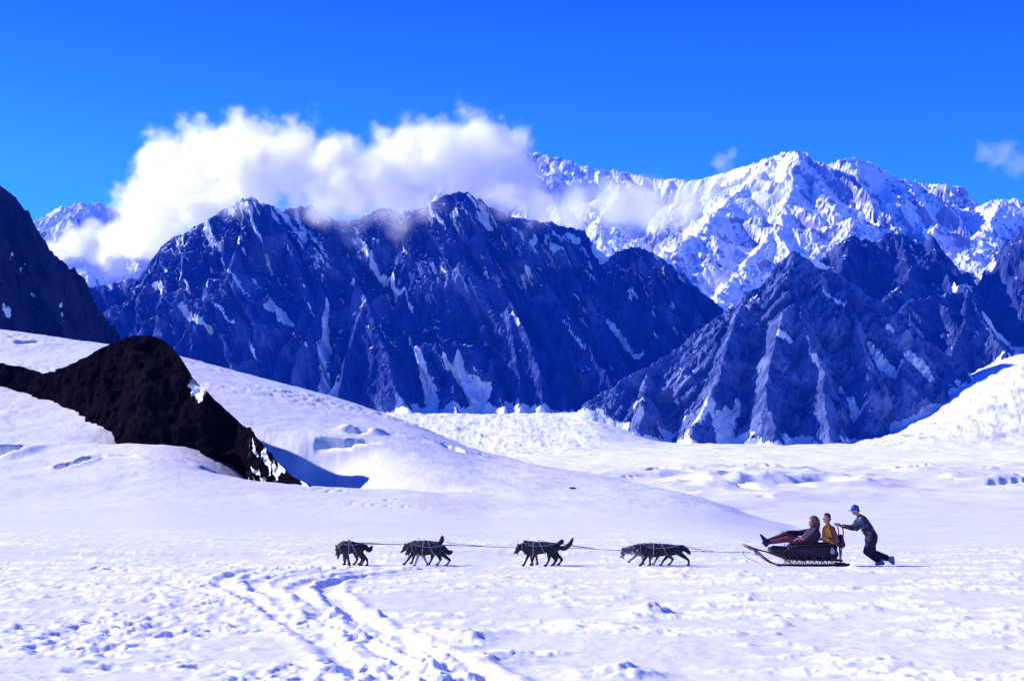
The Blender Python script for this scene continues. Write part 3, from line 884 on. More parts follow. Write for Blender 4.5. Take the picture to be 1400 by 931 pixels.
def dog(label, x0, Y, xs, xh, yw, yr, head, nose, tail, paws, turn=0.0, pale=(), mouth=False, collar=True, rear=None, ground_py=772.0, scale=1.0):
    """all positions in photo pixels; x0 = column under the dog's middle; paws = columns (and lift) of front near, front far, hind near, hind far"""
    wx = (x0 - 700) / 1950 * Y
    m = Y / 1950.0 * scale
    t = empty('sled_dog', (wx, Y, gz(wx, Y)), turn)
    tag(t, label, 'dog', 'sled dogs harnessed in pairs')
    X = lambda p: (p - x0) * m
    Z = lambda q: (ground_py - q) * m
    c = []
    leg = 1 if 'legs' in pale else 0
    bel = 1 if 'belly' in pale else 0
    main = 2 if 'grey' in pale else 0
    rc, rm, rh = 0.172, 0.152, 0.134
    czs, czh = Z(yw) - rc, Z(yr) - rh
    # trunk: deep chest narrowing to the loins
    xm = (xs + xh) / 2
    ym = (yw + yr) / 2 - 0.6
    c.append((main, [(X(xs) - 0.03, 0, czs - 0.02, rc * 0.92), (X(xs) + 0.10, 0, czs - 0.015, rc), (X(xm), 0, Z(ym) - rm - 0.005, rm), (X(xh) - 0.10, 0, czh + 0.01, rh * 0.93), (X(xh), 0, czh, rh)]))
    c.append((bel, [(X(xs) - 0.08, 0, czs - 0.10, 0.085), (X(xs) + 0.05, 0, czs - 0.125, 0.075), (X(xm), 0, czs - 0.105, 0.06)]))
    # neck with ruff, head
    hx, hz = X(head[0]), Z(head[1]); nx, nz = X(nose[0]), Z(nose[1])
    d = np.array([nx - hx, 0, nz - hz]); dl = np.linalg.norm(d) + 1e-9; d /= dl
    up = np.array([d[2], 0, -d[0]]); up = up if up[2] > 0 or (abs(up[2]) < .3 and up[0] < 0) else -up
    if up @ np.array([-0.2, 0, 1]) < 0: up = -up
    c.append((main, [(X(xs), 0, czs + 0.03, 0.135), ((X(xs) + hx) / 2 - 0.01, 0, (czs + hz) / 2 + 0.02, 0.112), (hx - d[0] * 0.03, 0, hz - d[2] * 0.03, 0.088)]))
    h3 = lambda k, s=0.0, u=0.0: (hx + d[0] * k + up[0] * u, s, hz + d[2] * k + up[2] * u)
    face = 1 if 'face' in pale else main
    c.append((main, [(*h3(-0.02), 0.078), (*h3(0.045, 0, 0.005), 0.066)]))
    c.append((face, [(*h3(0.06, 0, -0.012), 0.046), (*h3(0.165, 0, -0.010), 0.029)]))
    if mouth: c.append((face, [(*h3(0.05, 0, -0.045), 0.028), (*h3(0.135, 0, -0.075), 0.017)]))
    c.append((face, [(*h3(0.0, 0.05, -0.04), 0.04)])); c.append((face, [(*h3(0.0, -0.05, -0.04), 0.04)]))
    for s in (-1, 1):
        c.append((main, [(*h3(-0.035, s * 0.045, 0.055), 0.030), (*h3(-0.05, s * 0.055, 0.118), 0.009)]))
    # tail
    tl = [(X(p[0]), 0.0, Z(p[1])) for p in tail]; n = len(tl)
    if n > 1:
        tl = spline(tl, 4); n = len(tl)
        c.append((main, [(*p, 0.034 + 0.034 * math.sin(math.pi * min(1, (i / (n - 1)) * 0.9 + 0.12)) if i < n - 1 else 0.016) for i, p in enumerate(tl)]))
    # legs
    for i, (pp, s) in enumerate(zip(paws, (-1, 1, -1, 1))):
        px, lift = (pp if isinstance(pp, tuple) else (pp, 0.0))
        y = s * 0.085
        if i < 2:
            sx, sz = X(xs) + 0.01, czs - 0.05
            ex, ez = X(xs) + 0.03 + 0.25 * (X(px) - X(xs)), 0.33 * scale
            pz = 0.03 + lift * m
            wx_, wz = ex + (X(px) - ex) * 0.62 - 0.012, ez + (pz - ez) * 0.66
            c.append((main, [(sx, y * 0.85, sz, 0.085), (ex, y, ez, 0.052)]))
            c.append((leg, [(ex, y, ez, 0.050), (wx_, y, wz, 0.030), (X(px), y, pz + 0.02, 0.026)]))
            c.append((leg, [(X(px), y, pz, 0.030), (X(px) - 0.045, y, pz - 0.004, 0.026)]))
        else:
            sx, sz = X(xh) + 0.0, czh - 0.01
            kx, kz = X(xh) - 0.05 + 0.30 * (X(px) - X(xh)), 0.335 * scale
            pz = 0.03 + lift * m
            hx_, hz_ = X(px) + 0.065 + 0.12 * max(0, X(px) - X(xh)), 0.155 * scale + lift * m * 0.6
            if X(px) > X(xh) + 0.15: hx_ = X(px) - 0.01; hz_ = 0.16
            c.append((main, [(sx, y * 0.75, sz, 0.112), (kx, y, kz, 0.078)]))
            c.append((main, [(kx, y, kz, 0.072), (hx_, y, hz_, 0.032)]))
            c.append((leg, [(hx_, y, hz_, 0.030), (X(px), y, pz + 0.01, 0.025)]))
            c.append((leg, [(X(px), y, pz, 0.030), (X(px) - 0.05, y, pz - 0.004, 0.025)]))
    grow('body', c, [F_black, F_pale, F_grey], 0.0125, t, 1)
    for s in (-1, 1): ball('eye', h3(0.062, s * 0.045, 0.022), 0.011, M_eye, t)
    ball('nose', h3(0.19, 0, -0.004), 0.018, M_eye, t)
    if mouth: tube('tongue', [h3(0.08, 0, -0.05), h3(0.15, 0, -0.066), (*h3(0.165, 0, -0.105),)], 0.014, M_tongue, t, r2=0.02)
    # harness: two girth loops joined by side straps that meet over the tail
    hr = empty('harness', (0, 0, 0)) if False else None
    def ring(cx, cz, rr, tilt=0.0, squ=1.06):
        return [(cx + tilt * math.cos(a) * rr, math.sin(a) * rr, cz + math.cos(a) * rr * squ) for a in np.linspace(0, 2 * math.pi, 25)[:-1]]
    w = tube('harness', ring(X(xs) + 0.10, czs - 0.03, rc + 0.016, 0.1, 1.16), 0.011, M_web, t, closed=True)
    ringc = ring(X(xm) + 0.02, Z(ym) - rm - 0.015, rm + 0.018, -0.55, 1.10)
    tube('girth_strap', ringc, 0.010, M_web, w, closed=True)
    for s in (-1, 1):
        k = [(X(xs) - 0.02, s * (rc - 0.03), czs + 0.085), (X(xs) + 0.10, s * (rc + 0.005), czs + 0.05), (X(xm), s * (rm + 0.012), Z(ym) - rm + 0.045), (X(xh) - 0.06, s * (rh * 0.72), czh + 0.095), (X(xh) + 0.08, s * 0.03, czh + 0.128)]
        tube('side_strap', spline(k, 5), 0.010, M_web, w)
    # collar
    a = np.array([(X(xs) + hx) / 2, (czs + hz) / 2 + 0.02]); nd = np.array([hx - X(xs), hz - czs]); nd /= np.linalg.norm(nd)
    q = a + nd * 0.055; pv = np.array([-nd[1], nd[0]])
    tube('collar', [(q[0] + pv[0] * math.cos(b) * 0.108, math.sin(b) * 0.108, q[1] + pv[1] * math.cos(b) * 0.108) for b in np.linspace(0, 2 * math.pi, 21)[:-1]], 0.011, M_web2, t, closed=True)
    M_ = Matrix.Translation(t.location) @ Matrix.Rotation(turn, 4, 'Z')
    return M_ @ Vector((X(xh) + 0.09, 0, czh + 0.13)), M_ @ Vector((X(head[0]) + 0.05, 0, hz))

YN, YF, YG = 37.75, 38.45, 38.1
dogs = [
    dog('black lead dog at the head of the team with its nose down to the snow', 481, YN, 473, 494, 737.5, 740, (465, 752), (462.5, 766), [(499, 745), (506, 750.5), (510, 745)], [480, (474, 1), 504, (496, 0)], turn=R(8)),
    dog('black lead dog half hidden behind the one sniffing the snow', 480, YF, 471, 492, 739, 742, (464, 750), (459, 762), [(498, 746), (504, 748)], [(474, 0), 479, 488, 493], turn=R(-6)),
    dog('dark dog of the second pair with its head low and tail drooping', 590, YN, 574, 605, 739.5, 743, (560.5, 749), (555, 757), [(609, 749), (614, 754), (619, 752)], [569, 586, 612, 599], pale=('legs',), mouth=True),
    dog('dark dog of the second pair with its tail held straight up', 584, YF, 568, 599, 738.5, 740, (556, 748.5), (551, 753), [(602, 744), (604.5, 739), (605.5, 733)], [555, (564, 1), 588, 600], mouth=False),
    dog('big black dog of the third pair with open mouth and tail raised high', 738, YN, 723.5, 756, 738.5, 741, (709.5, 747.5), (701.5, 755.5), [(759, 745), (770, 748), (778, 743), (783, 734)], [716.5, 728, 746.5, 756], mouth=True),
    dog('black dog with a short raised tail behind the big black dog of the third pair', 745, YF, 730, 759, 739.5, 741.5, (718, 744), (711, 751), [(762, 744), (767, 741), (769, 739)], [727, 735, 764, 758]),
    dog('long black dog nearest the sled with pale muzzle, low head and hanging tail', 905, YN, 886, 925, 741.5, 743.5, (868, 749), (861, 757), [(928, 746), (936, 750), (942, 756)], [874.5, (888, 0), 939.5, 903], pale=('face',)),
    dog('grey and white dog of the rear pair stretching its head forward', 890, YF, 874, 908, 742, 743, (852, 754), (845.5, 763), [(911, 748), (915, 752), (917, 757)], [(859, 3), 879, 914, 893], pale=('grey', 'belly', 'legs', 'face'), mouth=True),
]

# --- the gang line
def wpos(px, py, Y):
    return tuple(at(px, py, Y))
line_px = [(500, 743.5), (620, 744.5), (704, 747.5), (790, 748.5), (851, 751), (945, 752.5), (1026, 755)]
gl = tag(tube('gang_line', spline([wpos(a, b + (1 if 0 < i < 6 else 0), YG) for i, (a, b) in enumerate(line_px)], 6), 0.008, M_rope), 'long dark gang line stretched from the sled past all the dogs', 'rope')
for i, (tail_p, neck_p) in enumerate(dogs):
    gx = tail_p.x + 0.95
    px = 700 + 1950 * gx / YG
    py = np.interp(px, [a for a, b in line_px], [b for a, b in line_px])
    e = at(px, py, YG)
    mid = (tail_p.x * .5 + e[0] * .5, tail_p.y * .5 + e[1] * .5, tail_p.z * .5 + e[2] * .5 - 0.015)
    tube('tug_line', spline([tuple(tail_p), mid, tuple(e)], 4), 0.007, M_rope, gl)
    px = 700 + 1950 * (neck_p.x + 0.2) / YG; py = np.interp(px, [a for a, b in line_px], [b for a, b in line_px])
    if i > 1: tube('neck_line', [(neck_p.x + 0.03, neck_p.y + (0.1 if neck_p.y < YG else -0.1), neck_p.z + .02), tuple(at(px, py, YG))], 0.005, M_rope, gl)

# --- the sled -------------------------------------------------------
SX, SY = 1095.0, 38.1
swx = (SX - 700) / 1950 * SY
SZ = gz(swx, SY)
def S(px, py, y=0.0): return ((px - SX) * PM, y, (776.0 - py) * PM)
M_wood = flat_mat('red_brown_wood', (0.055, 0.018, 0.028), 0.5, (0.10, 0.035, 0.04), 9, 0.004, sc3=(0.2, 1, 1))
M_wood2 = flat_mat('worn_wood', (0.42, 0.22, 0.20), 0.6, (0.28, 0.12, 0.10), 12, 0.004)
M_green = flat_mat('dark_green_canvas', (0.018, 0.035, 0.022), 0.85, (0.035, 0.03, 0.045), 10, 0.01)
M_canvas = flat_mat('dark_canvas', (0.018, 0.012, 0.035), 0.85, (0.03, 0.02, 0.05), 10, 0.01)
sled = empty('dog_sled', (swx, SY, SZ))
tag(sled, 'long wooden dog sled with curved runners carrying two passengers', 'sled')
for s in (-1, 1):
    y = s * 0.27
    tube('runner', spline([S(1154, 774.5, y), S(1140, 775, y), S(1100, 775.2, y), S(1066, 775, y), S(1053, 772.5, y), S(1043, 766.5, y), S(1034, 759, y), S(1027, 753.5, y * .8), S(1019, 749, y * .45)], 5), 0.019, M_wood, sled, r2=0.03)
    tube('deck_rail', spline([S(1146, 768.5, y), S(1100, 768, y), S(1078, 767.3, y), S(1064, 764, y), S(1048, 758, y), S(1030, 753.6, y * .85), S(1015, 747.5, y * .4)], 5), 0.020, M_wood, sled)
    tube('side_rail', spline([S(1146, 746, y * 1.05), S(1115, 747.5, y * 1.05), S(1085, 748.5, y * 1.05), S(1072, 753, y), S(1062, 760, y), S(1052, 760, y)], 5), 0.016, M_wood, sled)
    for a in (1074, 1083.5, 1095, 1107, 1119, 1131, 1143):
        st = tube('stanchion', [S(a - 1.0, 747.5, y * 1.05), S(a, 768, y), S(a, 775, y)], 0.013, M_wood, sled)
        for q in (-3.2, 3.2): tube('brace', [S(a + q * .2, 768, y * .97), S(a + q, 774.7, y)], 0.009, M_wood, st)
    tube('handle_upright', spline([S(1143, 768, y), S(1144.5, 752, y), S(1147, 735, y), S(1146.5, 725, y), S(1142, 719.5, y)], 5), 0.017, M_wood, sled)
    tube('footboard', [S(1140, 773, y), S(1155, 773.2, y)], 0.018, M_wood, sled, r2=0.06)
    # lashed side slats that close the basket
    for a in np.arange(1077, 1142, 4.0):
        tube('side_slat', [S(a, 748.5, y * 1.02), S(a + 0.6, 767, y * .98)], 0.010, M_wood, sled)
tube('handlebar', [S(1142, 719.5, v) for v in (-0.28, -0.1, 0.1, 0.28)], 0.019, M_wood, sled)
tube('brush_bow', spline([S(1027, 755, -0.24), S(1018, 750, -0.20), S(1013.5, 747, 0), S(1018, 750, 0.20), S(1027, 755, 0.24)], 5), 0.026, M_wood2, sled)
for a in (1073, 1095, 1119, 1143): tube('crossbar', [S(a, 769.5, -0.27), S(a, 769.5, 0.27)], 0.016, M_wood, sled)
# slatted deck
bmx = bmesh.new()
for k in range(7):
    y = -0.24 + k * 0.08
    bmesh.ops.create_cube(bmx, size=1.0, matrix=Matrix.Translation(((1106 - SX) * PM, y, (767.2 - 0) and (776 - 767.4) * PM)) @ Matrix.Diagonal((74 * PM, 0.055, 0.016, 1)))
me = bpy.data.meshes.new('deck'); bmx.to_mesh(me); bmx.free(); me.materials.append(M_wood)
dk = bpy.data.objects.new('deck', me); col.objects.link(dk); dk.parent = sled
tube('bridle', spline([S(1020, 755, 0), S(1013, 757, 0), S(1016, 763, .02), S(1024, 768, .03), S(1036, 771.5, .05)], 5), 0.007, M_rope, sled)

def place(name, label, cat):
    e = empty(name, (swx, SY, SZ)); tag(e, label, cat); return e
# basket load
bg_ = grow('duffel_bag', [(0, [(*S(1055, 755, -0.06), 0.13), (*S(1069, 757, -0.04), 0.15)]), (0, [(*S(1056, 756, 0.1), 0.12), (*S(1068, 757, 0.1), 0.14)]), (0, [(*S(1050, 753.5, 0.0), 0.07)])], [M_green], 0.02)
bg_.location = (swx, SY, SZ); tag(bg_, 'dark green canvas bag lashed in the front of the sled basket', 'bag')
bk = grow('blanket', [(0, [(*S(1078, 756, s * .12), 0.15), (*S(1100, 754, s * .12), 0.17), (*S(1124, 754, s * .12), 0.17)]) for s in (-1, 1)] + [(0, [(*S(1078, 752, 0), 0.12), (*S(1128, 753, 0), 0.13)])] + [(0, [(*S(1076, 760.5, s * .13), 0.12), (*S(1136, 760.5, s * .13), 0.12)]) for s in (-1, 1)], [M_canvas], 0.02)
bk.location = (swx, SY, SZ); tag(bk, 'dark blankets packed under the passengers in the sled basket', 'blanket')
pk = grow('backpack', [(0, [(*S(1146.5, 737, 0.0), 0.07), (*S(1147.5, 748, 0.0), 0.10)]), (0, [(*S(1147, 740, 0.09), 0.06), (*S(1147.5, 748, 0.1), 0.085)]), (0, [(*S(1147, 740, -0.09), 0.06), (*S(1147.5, 748, -0.1), 0.085)])], [flat_mat('navy_canvas', (0.012, 0.014, 0.06), 0.8)], 0.016)
pk.location = (swx, SY, SZ); tag(pk, 'navy blue bag hanging from the handlebar behind the yellow jacket', 'bag')
mt = grow('mitten', [(0, [(*S(1131, 752, -0.34), 0.035), (*S(1131.5, 757, -0.35), 0.062)]), (0, [(*S(1130, 754, -0.34), 0.022), (*S(1128.3, 757, -0.35), 0.022)])], [flat_mat('pale_wool', (0.34, 0.31, 0.40), 0.9)], 0.010)
mt.location = (swx, SY, SZ); tag(mt, 'pale grey wool mitten hanging on the side rail of the sled', 'mitten')

# --- people ---------------------------------------------------------
SKIN = flat_mat('skin', (0.50, 0.25, 0.22), 0.5, (0.42, 0.19, 0.17), 20)
LIP = flat_mat('lips', (0.30, 0.07, 0.08), 0.5)
TEETH = flat_mat('teeth', (0.75, 0.72, 0.70), 0.4)
def v3(*a): return np.array(a, float)
def hand(w, d, nrm, side, curl=0.6):
    """palm and five fingers from wrist w along d; nrm = the way the palm faces, side = the way the thumb leaves"""
    w, d, nrm, side = map(lambda q: np.array(q, float), (w, d, nrm, side))
    d /= np.linalg.norm(d); nrm -= d * (nrm @ d); nrm /= np.linalg.norm(nrm); side = side - d * (side @ d); side -= nrm * (side @ nrm); side /= np.linalg.norm(side)
    c = []
    for k in (-1, 0, 1): c.append((0, [(*(w), 0.025), (*(w + d * 0.085 + side * k * 0.025), 0.018)]))
    for k, ln in zip((1.5, 0.5, -0.5, -1.5), (0.072, 0.082, 0.076, 0.058)):
        b = w + d * 0.09 + side * k * 0.0215
        a1 = curl * 0.7; d1 = d * math.cos(a1) + nrm * math.sin(a1); a2 = curl * 1.9; d2 = d * math.cos(a2) + nrm * math.sin(a2)
        m = b + d1 * ln * 0.52
        c.append((0, [(*b, 0.0105), (*m, 0.0095), (*(m + d2 * ln * 0.5), 0.008)]))
    b = w + d * 0.03 + side * 0.026
    m = b + (d * 0.6 + side * 0.7 + nrm * 0.3) * 0.038
    c.append((0, [(*(w + d * .015), 0.02), (*b, 0.014), (*m, 0.0115), (*(m + (d * 0.7 + nrm * 0.6) * 0.032), 0.0095)]))
    return c

def head_chains(hc, f, up, smile=False):
    """skull, jaw, nose, ears, brows, lips; hc = centre of the skull, f = the way the face looks"""
    hc = np.array(hc, float); f = np.array(f, float); f /= np.linalg.norm(f); up = np.array(up, float); up -= f * (up @ f); up /= np.linalg.norm(up)
    s = np.cross(up, f)
    q = lambda a, b, c_=0: hc + f * a + up * b + s * c_
    c = [(0, [(*q(-0.02, 0.03), 0.088), (*q(0.02, 0.025), 0.082)]), (0, [(*q(0.025, -0.02), 0.068), (*q(0.045, -0.075), 0.038)]),
         (0, [(*q(0.02, -0.05, 0.03), 0.045), (*q(0.045, -0.075), 0.034)]), (0, [(*q(0.02, -0.05, -0.03), 0.045), (*q(0.045, -0.075), 0.034)]),
         (0, [(*q(0.088, 0.012), 0.011), (*q(0.108, -0.022), 0.015)]), (0, [(*q(0.06, 0.01, 0.035), 0.028)]), (0, [(*q(0.06, 0.01, -0.035), 0.028)]),
         (0, [(*q(-0.005, 0.01, 0.088), 0.016), (*q(-0.005, -0.02, 0.086), 0.012)]), (0, [(*q(-0.005, 0.01, -0.088), 0.016), (*q(-0.005, -0.02, -0.086), 0.012)]),
         (2 if smile else 1, [(*q(0.078, -0.052, 0.018), 0.008), (*q(0.083, -0.053, 0), 0.010), (*q(0.078, -0.052, -0.018), 0.008)])]
    return c, q

def person(root, skin, q, eyes=True):
    b = grow('body', skin, [SKIN, LIP, TEETH], 0.0085, root, 1)
    for s in (-1, 1):
        ball('eye', q(0.083, 0.016, s * 0.032), 0.010, M_eye, root)
    return b

# the musher pushes at the handlebar
mu = place('person', 'man in dark checked jacket, blue cap and grey boots running and pushing the sled', 'person')
M_check = flat_mat('checked_wool', (0.012, 0.013, 0.04), 0.85, (0.07, 0.09, 0.16), 7.5, 0.004, thr=(0.50, 0.56))
M_trous = flat_mat('dark_trousers', (0.009, 0.007, 0.022), 0.85, (0.016, 0.012, 0.032), 8, 0.012)
M_boot = flat_mat('grey_boots', (0.17, 0.23, 0.30), 0.8, (0.10, 0.13, 0.22), 12, 0.006)
M_cap = flat_mat('blue_cap', (0.010, 0.035, 0.30), 0.7, (0.02, 0.06, 0.42), 10)
hc = v3(*S(1167.6, 702.0)); sk, q = head_chains(hc, (-1, -0.12, -0.22), (0, 0, 1))
sk.append((0, [(*q(-0.02, -0.05), 0.055), (*S(1173, 710), 0.06), (*S(1180, 722), 0.09), (*S(1189, 738), 0.10)]))
jac, tro = [], []
jac.append((0, [(*S(1173.5, 710), 0.08), (*S(1177, 716), 0.155), (*S(1183, 726), 0.165), (*S(1189, 736), 0.155)]))
for s in (-1, 1):
    sh, el, wr, hp = S(1175.5, 713.5, s * .17), S(1166.0, 725.5, s * .23), S(1150.5, 722.5, s * .18), S(1189.5, 739, s * .09)
    sk.append((0, [(*sh, 0.05), (*el, 0.040), (*wr, 0.028)]))
    sk += hand(wr, (-1, 0, 0.25), (-0.3, 0, -1), (0, -s, 0), 1.1)
    jac.append((0, [(*S(1175, 712, s * .09), 0.085), (*sh, 0.095), (*el, 0.078), (*S(1153, 723, s * .185), 0.056)]))
    jac.append((0, [(*S(1177, 716, s * .09), 0.11), (*S(1184, 726, s * .07), 0.12), (*S(1189, 737, s * .07), 0.115)]))
    if s < 0: kn, an, bt = S(1181, 756.5, s * .10), S(1197.5, 770, s * .10), [S(1201.5, 772.2, s * .10), S(1193, 773.4, s * .10)]
    else: kn, an, bt = S(1190, 759, s * .10), S(1212.5, 767, s * .10), [S(1217.5, 766, s * .10), S(1218.5, 773, s * .10)]
    sk.append((0, [(*hp, 0.085), (*kn, 0.055), (*an, 0.04)])); sk.append((0, [(*an, 0.04), (*bt[1], 0.035)]))
    tro.append((0, [(*S(1189, 737, s * .06), 0.150), (*S(1188, 742, s * .09), 0.150), (*kn, 0.112), (*(np.array(an) * .85 + np.array(kn) * .15), 0.092)]))
    grow('boot', [(0, [(*(np.array(an) * .8 + np.array(kn) * .2), 0.068), (*an, 0.066), (*bt[0], 0.060)]), (0, [(*bt[0], 0.058), (*bt[1], 0.048)]), (0, [(*an, 0.06), (*bt[1], 0.047)])], [M_boot], 0.012, mu)
person(mu, sk, q)
grow('jacket', jac, [M_check], 0.012, mu); grow('trousers', tro, [M_trous], 0.012, mu)
cap = grow('cap', [(0, [(*q(-0.025, 0.062), 0.098), (*q(0.015, 0.062), 0.094)]), (0, [(*q(-0.01, 0.10), 0.075)])], [M_cap], 0.010, mu)
cap2 = tube('brim', [tuple(q(0.08, 0.055)), tuple(q(0.125, 0.045)), tuple(q(0.165, 0.035))], [0.012, 0.010, 0.008], M_cap, cap, seg=12, r2=0.065)
grow('hair', [(0, [(*q(-0.065, -0.01, 0.04), 0.045), (*q(-0.065, -0.01, -0.04), 0.045)]), (0, [(*q(-0.05, 0.02, 0.05), 0.048)]), (0, [(*q(-0.05, 0.02, -0.05), 0.048)])], [flat_mat('dark_hair', (0.02, 0.012, 0.015), 0.6, (0.04, 0.02, 0.025), 30)], 0.010, mu)

# passenger in front: long dark coat, big auburn hair, legs stretched out
pa = place('person', 'passenger with big auburn hair and dark coat reclining with legs stretched over the sled front', 'person')
M_coat = flat_mat('dark_coat', (0.014, 0.008, 0.030), 0.8, (0.035, 0.016, 0.055), 6, 0.006)
M_red = flat_mat('dusty_red_trousers', (0.20, 0.035, 0.06), 0.8, (0.10, 0.02, 0.045), 10, 0.004)
M_bboot = flat_mat('black_boots', (0.012, 0.008, 0.03), 0.5)
M_aub = flat_mat('auburn_hair', (0.060, 0.016, 0.030), 0.6, (0.16, 0.05, 0.075), 26, 0.02, sc3=(1, 1, 0.3))
hc = v3(*S(1108.6, 717.3)); sk, q = head_chains(hc, (-1, -0.45, 0.05), (0.12, 0, 1))
sk.append((0, [(*q(-0.03, -0.05), 0.05), (*S(1112, 727), 0.06), (*S(1108, 738), 0.10), (*S(1102, 747), 0.11)]))
coat, tr = [], []
coat.append((0, [(*S(1112, 727.5), 0.11), (*S(1109, 735), 0.215), (*S(1102, 743), 0.22), (*S(1100, 749), 0.17), (*S(1090, 751), 0.16)]))
for s in (-1, 1):
    sh = S(1111.5, 729.5, s * .16)
    if s < 0: el, wr, hd = S(1099, 740.5, -.26), S(1086.5, 739.5, -.22), (-1, 0.1, -0.35)
    else: el, wr, hd = S(1091, 732.5, .20), S(1072.5, 731.5, .12), (-1, -0.1, 0.1)
    sk.append((0, [(*sh, 0.045), (*el, 0.036), (*wr, 0.027)])); sk += hand(wr, hd, (0, 0, -1), (0, -s, 0), 0.5)
    cuff = tuple(np.array(wr) * (.82 if s > 0 else .25) + np.array(el) * (.18 if s > 0 else .75))
    coat.append((0, [(*S(1112, 728.5, s * .08), 0.085), (*sh, 0.095), (*el, 0.080), (*cuff, 0.060)]))
    coat.append((0, [(*S(1110, 735, s * .09), 0.12), (*S(1101, 747, s * .10), 0.14), (*S(1086, 749, s * .12), 0.12)]))
    hp = S(1102, 748, s * .10); kn = S(1073, 739 + (1 if s < 0 else -4), s * .12); an = S(1047, 743 + (2.3 if s < 0 else -.5), s * .10)
    sk.append((0, [(*hp, 0.08), (*kn, 0.05), (*an, 0.035)]))
    tr.append((0, [(*hp, 0.13), (*kn, 0.085), (*(np.array(an) * .8 + np.array(kn) * .2), 0.058)]))
    to = S(1038.8, 734.5, s * .12) if s > 0 else S(1039.0, 745.0, s * .14)
    sk.append((0, [(*an, 0.03), (*(np.array(to) * .8 + np.array(an) * .2), 0.022)]))
    heel = S(1044, 744.5 if s > 0 else 749, s * .11)
    grow('boot', [(0, [(*(np.array(an) * .55 + np.array(kn) * .45), 0.052), (*an, 0.046), (*heel, 0.040)]), (0, [(*heel, 0.036), (*to, 0.026)]), (0, [(*an, 0.042), (*to, 0.026)])], [M_bboot], 0.010, pa)
person(pa, sk, q)
grow('coat', coat, [M_coat], 0.013, pa); grow('trousers', tr, [M_red], 0.011, pa)
random.seed(4)
hch = [(0, [(*q(-0.05, 0.05), 0.135), (*q(-0.09, -0.04), 0.145), (*q(-0.11, -0.15), 0.115)]), (0, [(*q(0.0, 0.09), 0.062)])]
for k in range(26):
    a = random.uniform(-2.3, 2.3); b = random.uniform(-0.9, 1.1)
    hch.append((0, [(*q(-0.06 - 0.13 * math.cos(a) * math.cos(b), -0.02 + 0.15 * math.sin(b), 0.135 * math.sin(a) * math.cos(b)), random.uniform(0.024, 0.040))]))
grow('hair', hch, [M_aub], 0.012, pa, 1)

# passenger behind: yellow jacket
pb = place('person', 'smiling passenger in yellow jacket with rust sleeves sitting upright at the back of the sled', 'person')
M_yel = flat_mat('yellow_jacket', (1.0, 0.37, 0.015), 0.6, (0.85, 0.27, 0.02), 7, 0.004)
M_rust = flat_mat('rust_sleeve', (0.24, 0.06, 0.045), 0.7, (0.16, 0.04, 0.05), 8, 0.004)
hc = v3(*S(1127.6, 712.3)); sk, q = head_chains(hc, (-1, -0.55, -0.06), (0.05, 0, 1), smile=True)
sk.append((0, [(*q(-0.02, -0.05), 0.055), (*S(1131, 723), 0.06), (*S(1133, 735), 0.10), (*S(1134, 748), 0.11)]))
ja, tr = [], []
ja.append((0, [(*S(1130, 723), 0.085), (*S(1130, 729), 0.165), (*S(1130, 738), 0.175), (*S(1132, 746), 0.16)]))
for s in (-1, 1):
    sh = S(1133.5, 726, s * .17)
    if s < 0: el, wr = S(1139, 742, -.24), S(1124, 739.5, -.24)
    else: el, wr = S(1133, 741, .24), S(1121, 741, .14)
    sk.append((0, [(*sh, 0.045), (*el, 0.038), (*wr, 0.028)])); sk += hand(wr, (-1, 0.05, 0.35), (0, 0, -1), (0, -s, 0), 0.6)
    ja.append((1, [(*sh, 0.080), (*el, 0.066), (*(np.array(wr) * .6 + np.array(el) * .4), 0.052)]))
    ja.append((0, [(*S(1131.5, 725, s * .10), 0.085), (*S(1132, 736, s * .09), 0.105), (*S(1134, 747, s * .09), 0.11)]))
    hp, kn, an = S(1134, 750, s * .10), S(1115, 748.5, s * .17), S(1112, 763, s * .16)
    sk.append((0, [(*hp, 0.08), (*kn, 0.055), (*an, 0.04)]))
    tr.append((0, [(*hp, 0.115), (*kn, 0.082), (*an, 0.06)]))
person(pb, sk, q)
grow('jacket', ja, [M_yel, M_rust], 0.012, pb); grow('trousers', tr, [M_trous], 0.012, pb)
hch = [(0, [(*q(-0.045, 0.055), 0.095), (*q(-0.06, -0.02), 0.085), (*q(-0.05, -0.06), 0.06)]), (0, [(*q(0.01, 0.095), 0.052)]), (0, [(*q(0.04, 0.10), 0.03)])]
for s in (-1, 1): hch.append((0, [(*q(-0.03, 0.03, s * .075), 0.04), (*q(-0.035, -0.03, s * .078), 0.03)]))
grow('hair', hch, [flat_mat('brown_hair', (0.035, 0.014, 0.022), 0.6, (0.09, 0.035, 0.045), 30, 0.01)], 0.011, pb, 1)

# --- loose stones on the snow hill
M_stone = flat_mat('dark_stone', (0.03, 0.025, 0.04), 0.9, (0.07, 0.06, 0.09), 6, 0.03)
for (px, py, r, lb) in [(783, 667, 0.17, 'small dark stone alone on the long right slope of the snow hill')]:
    hx, hy, hz = hit_ground(px, py)
    me = bpy.data.meshes.new('stone'); bm = bmesh.new(); bmesh.ops.create_icosphere(bm, subdivisions=3, radius=r)
    for v in bm.verts:
        n = v.co.normalized(); k = 1 + 0.35 * float(perlin(np.array(n.x * 2 + px), np.array(n.y * 2 + n.z), 3)) + 0.15 * float(perlin(np.array(n.x * 5 + px), np.array(n.z * 5), 4))
        v.co = Vector((v.co.x * 1.4, v.co.y, v.co.z * 0.7)) * k
    bm.to_mesh(me); bm.free(); me.materials.append(M_stone)
    o = bpy.data.objects.new('stone', me); col.objects.link(o); o.location = (hx, hy, gz(hx, hy) + r * .2)
    tag(o, lb, 'stone')


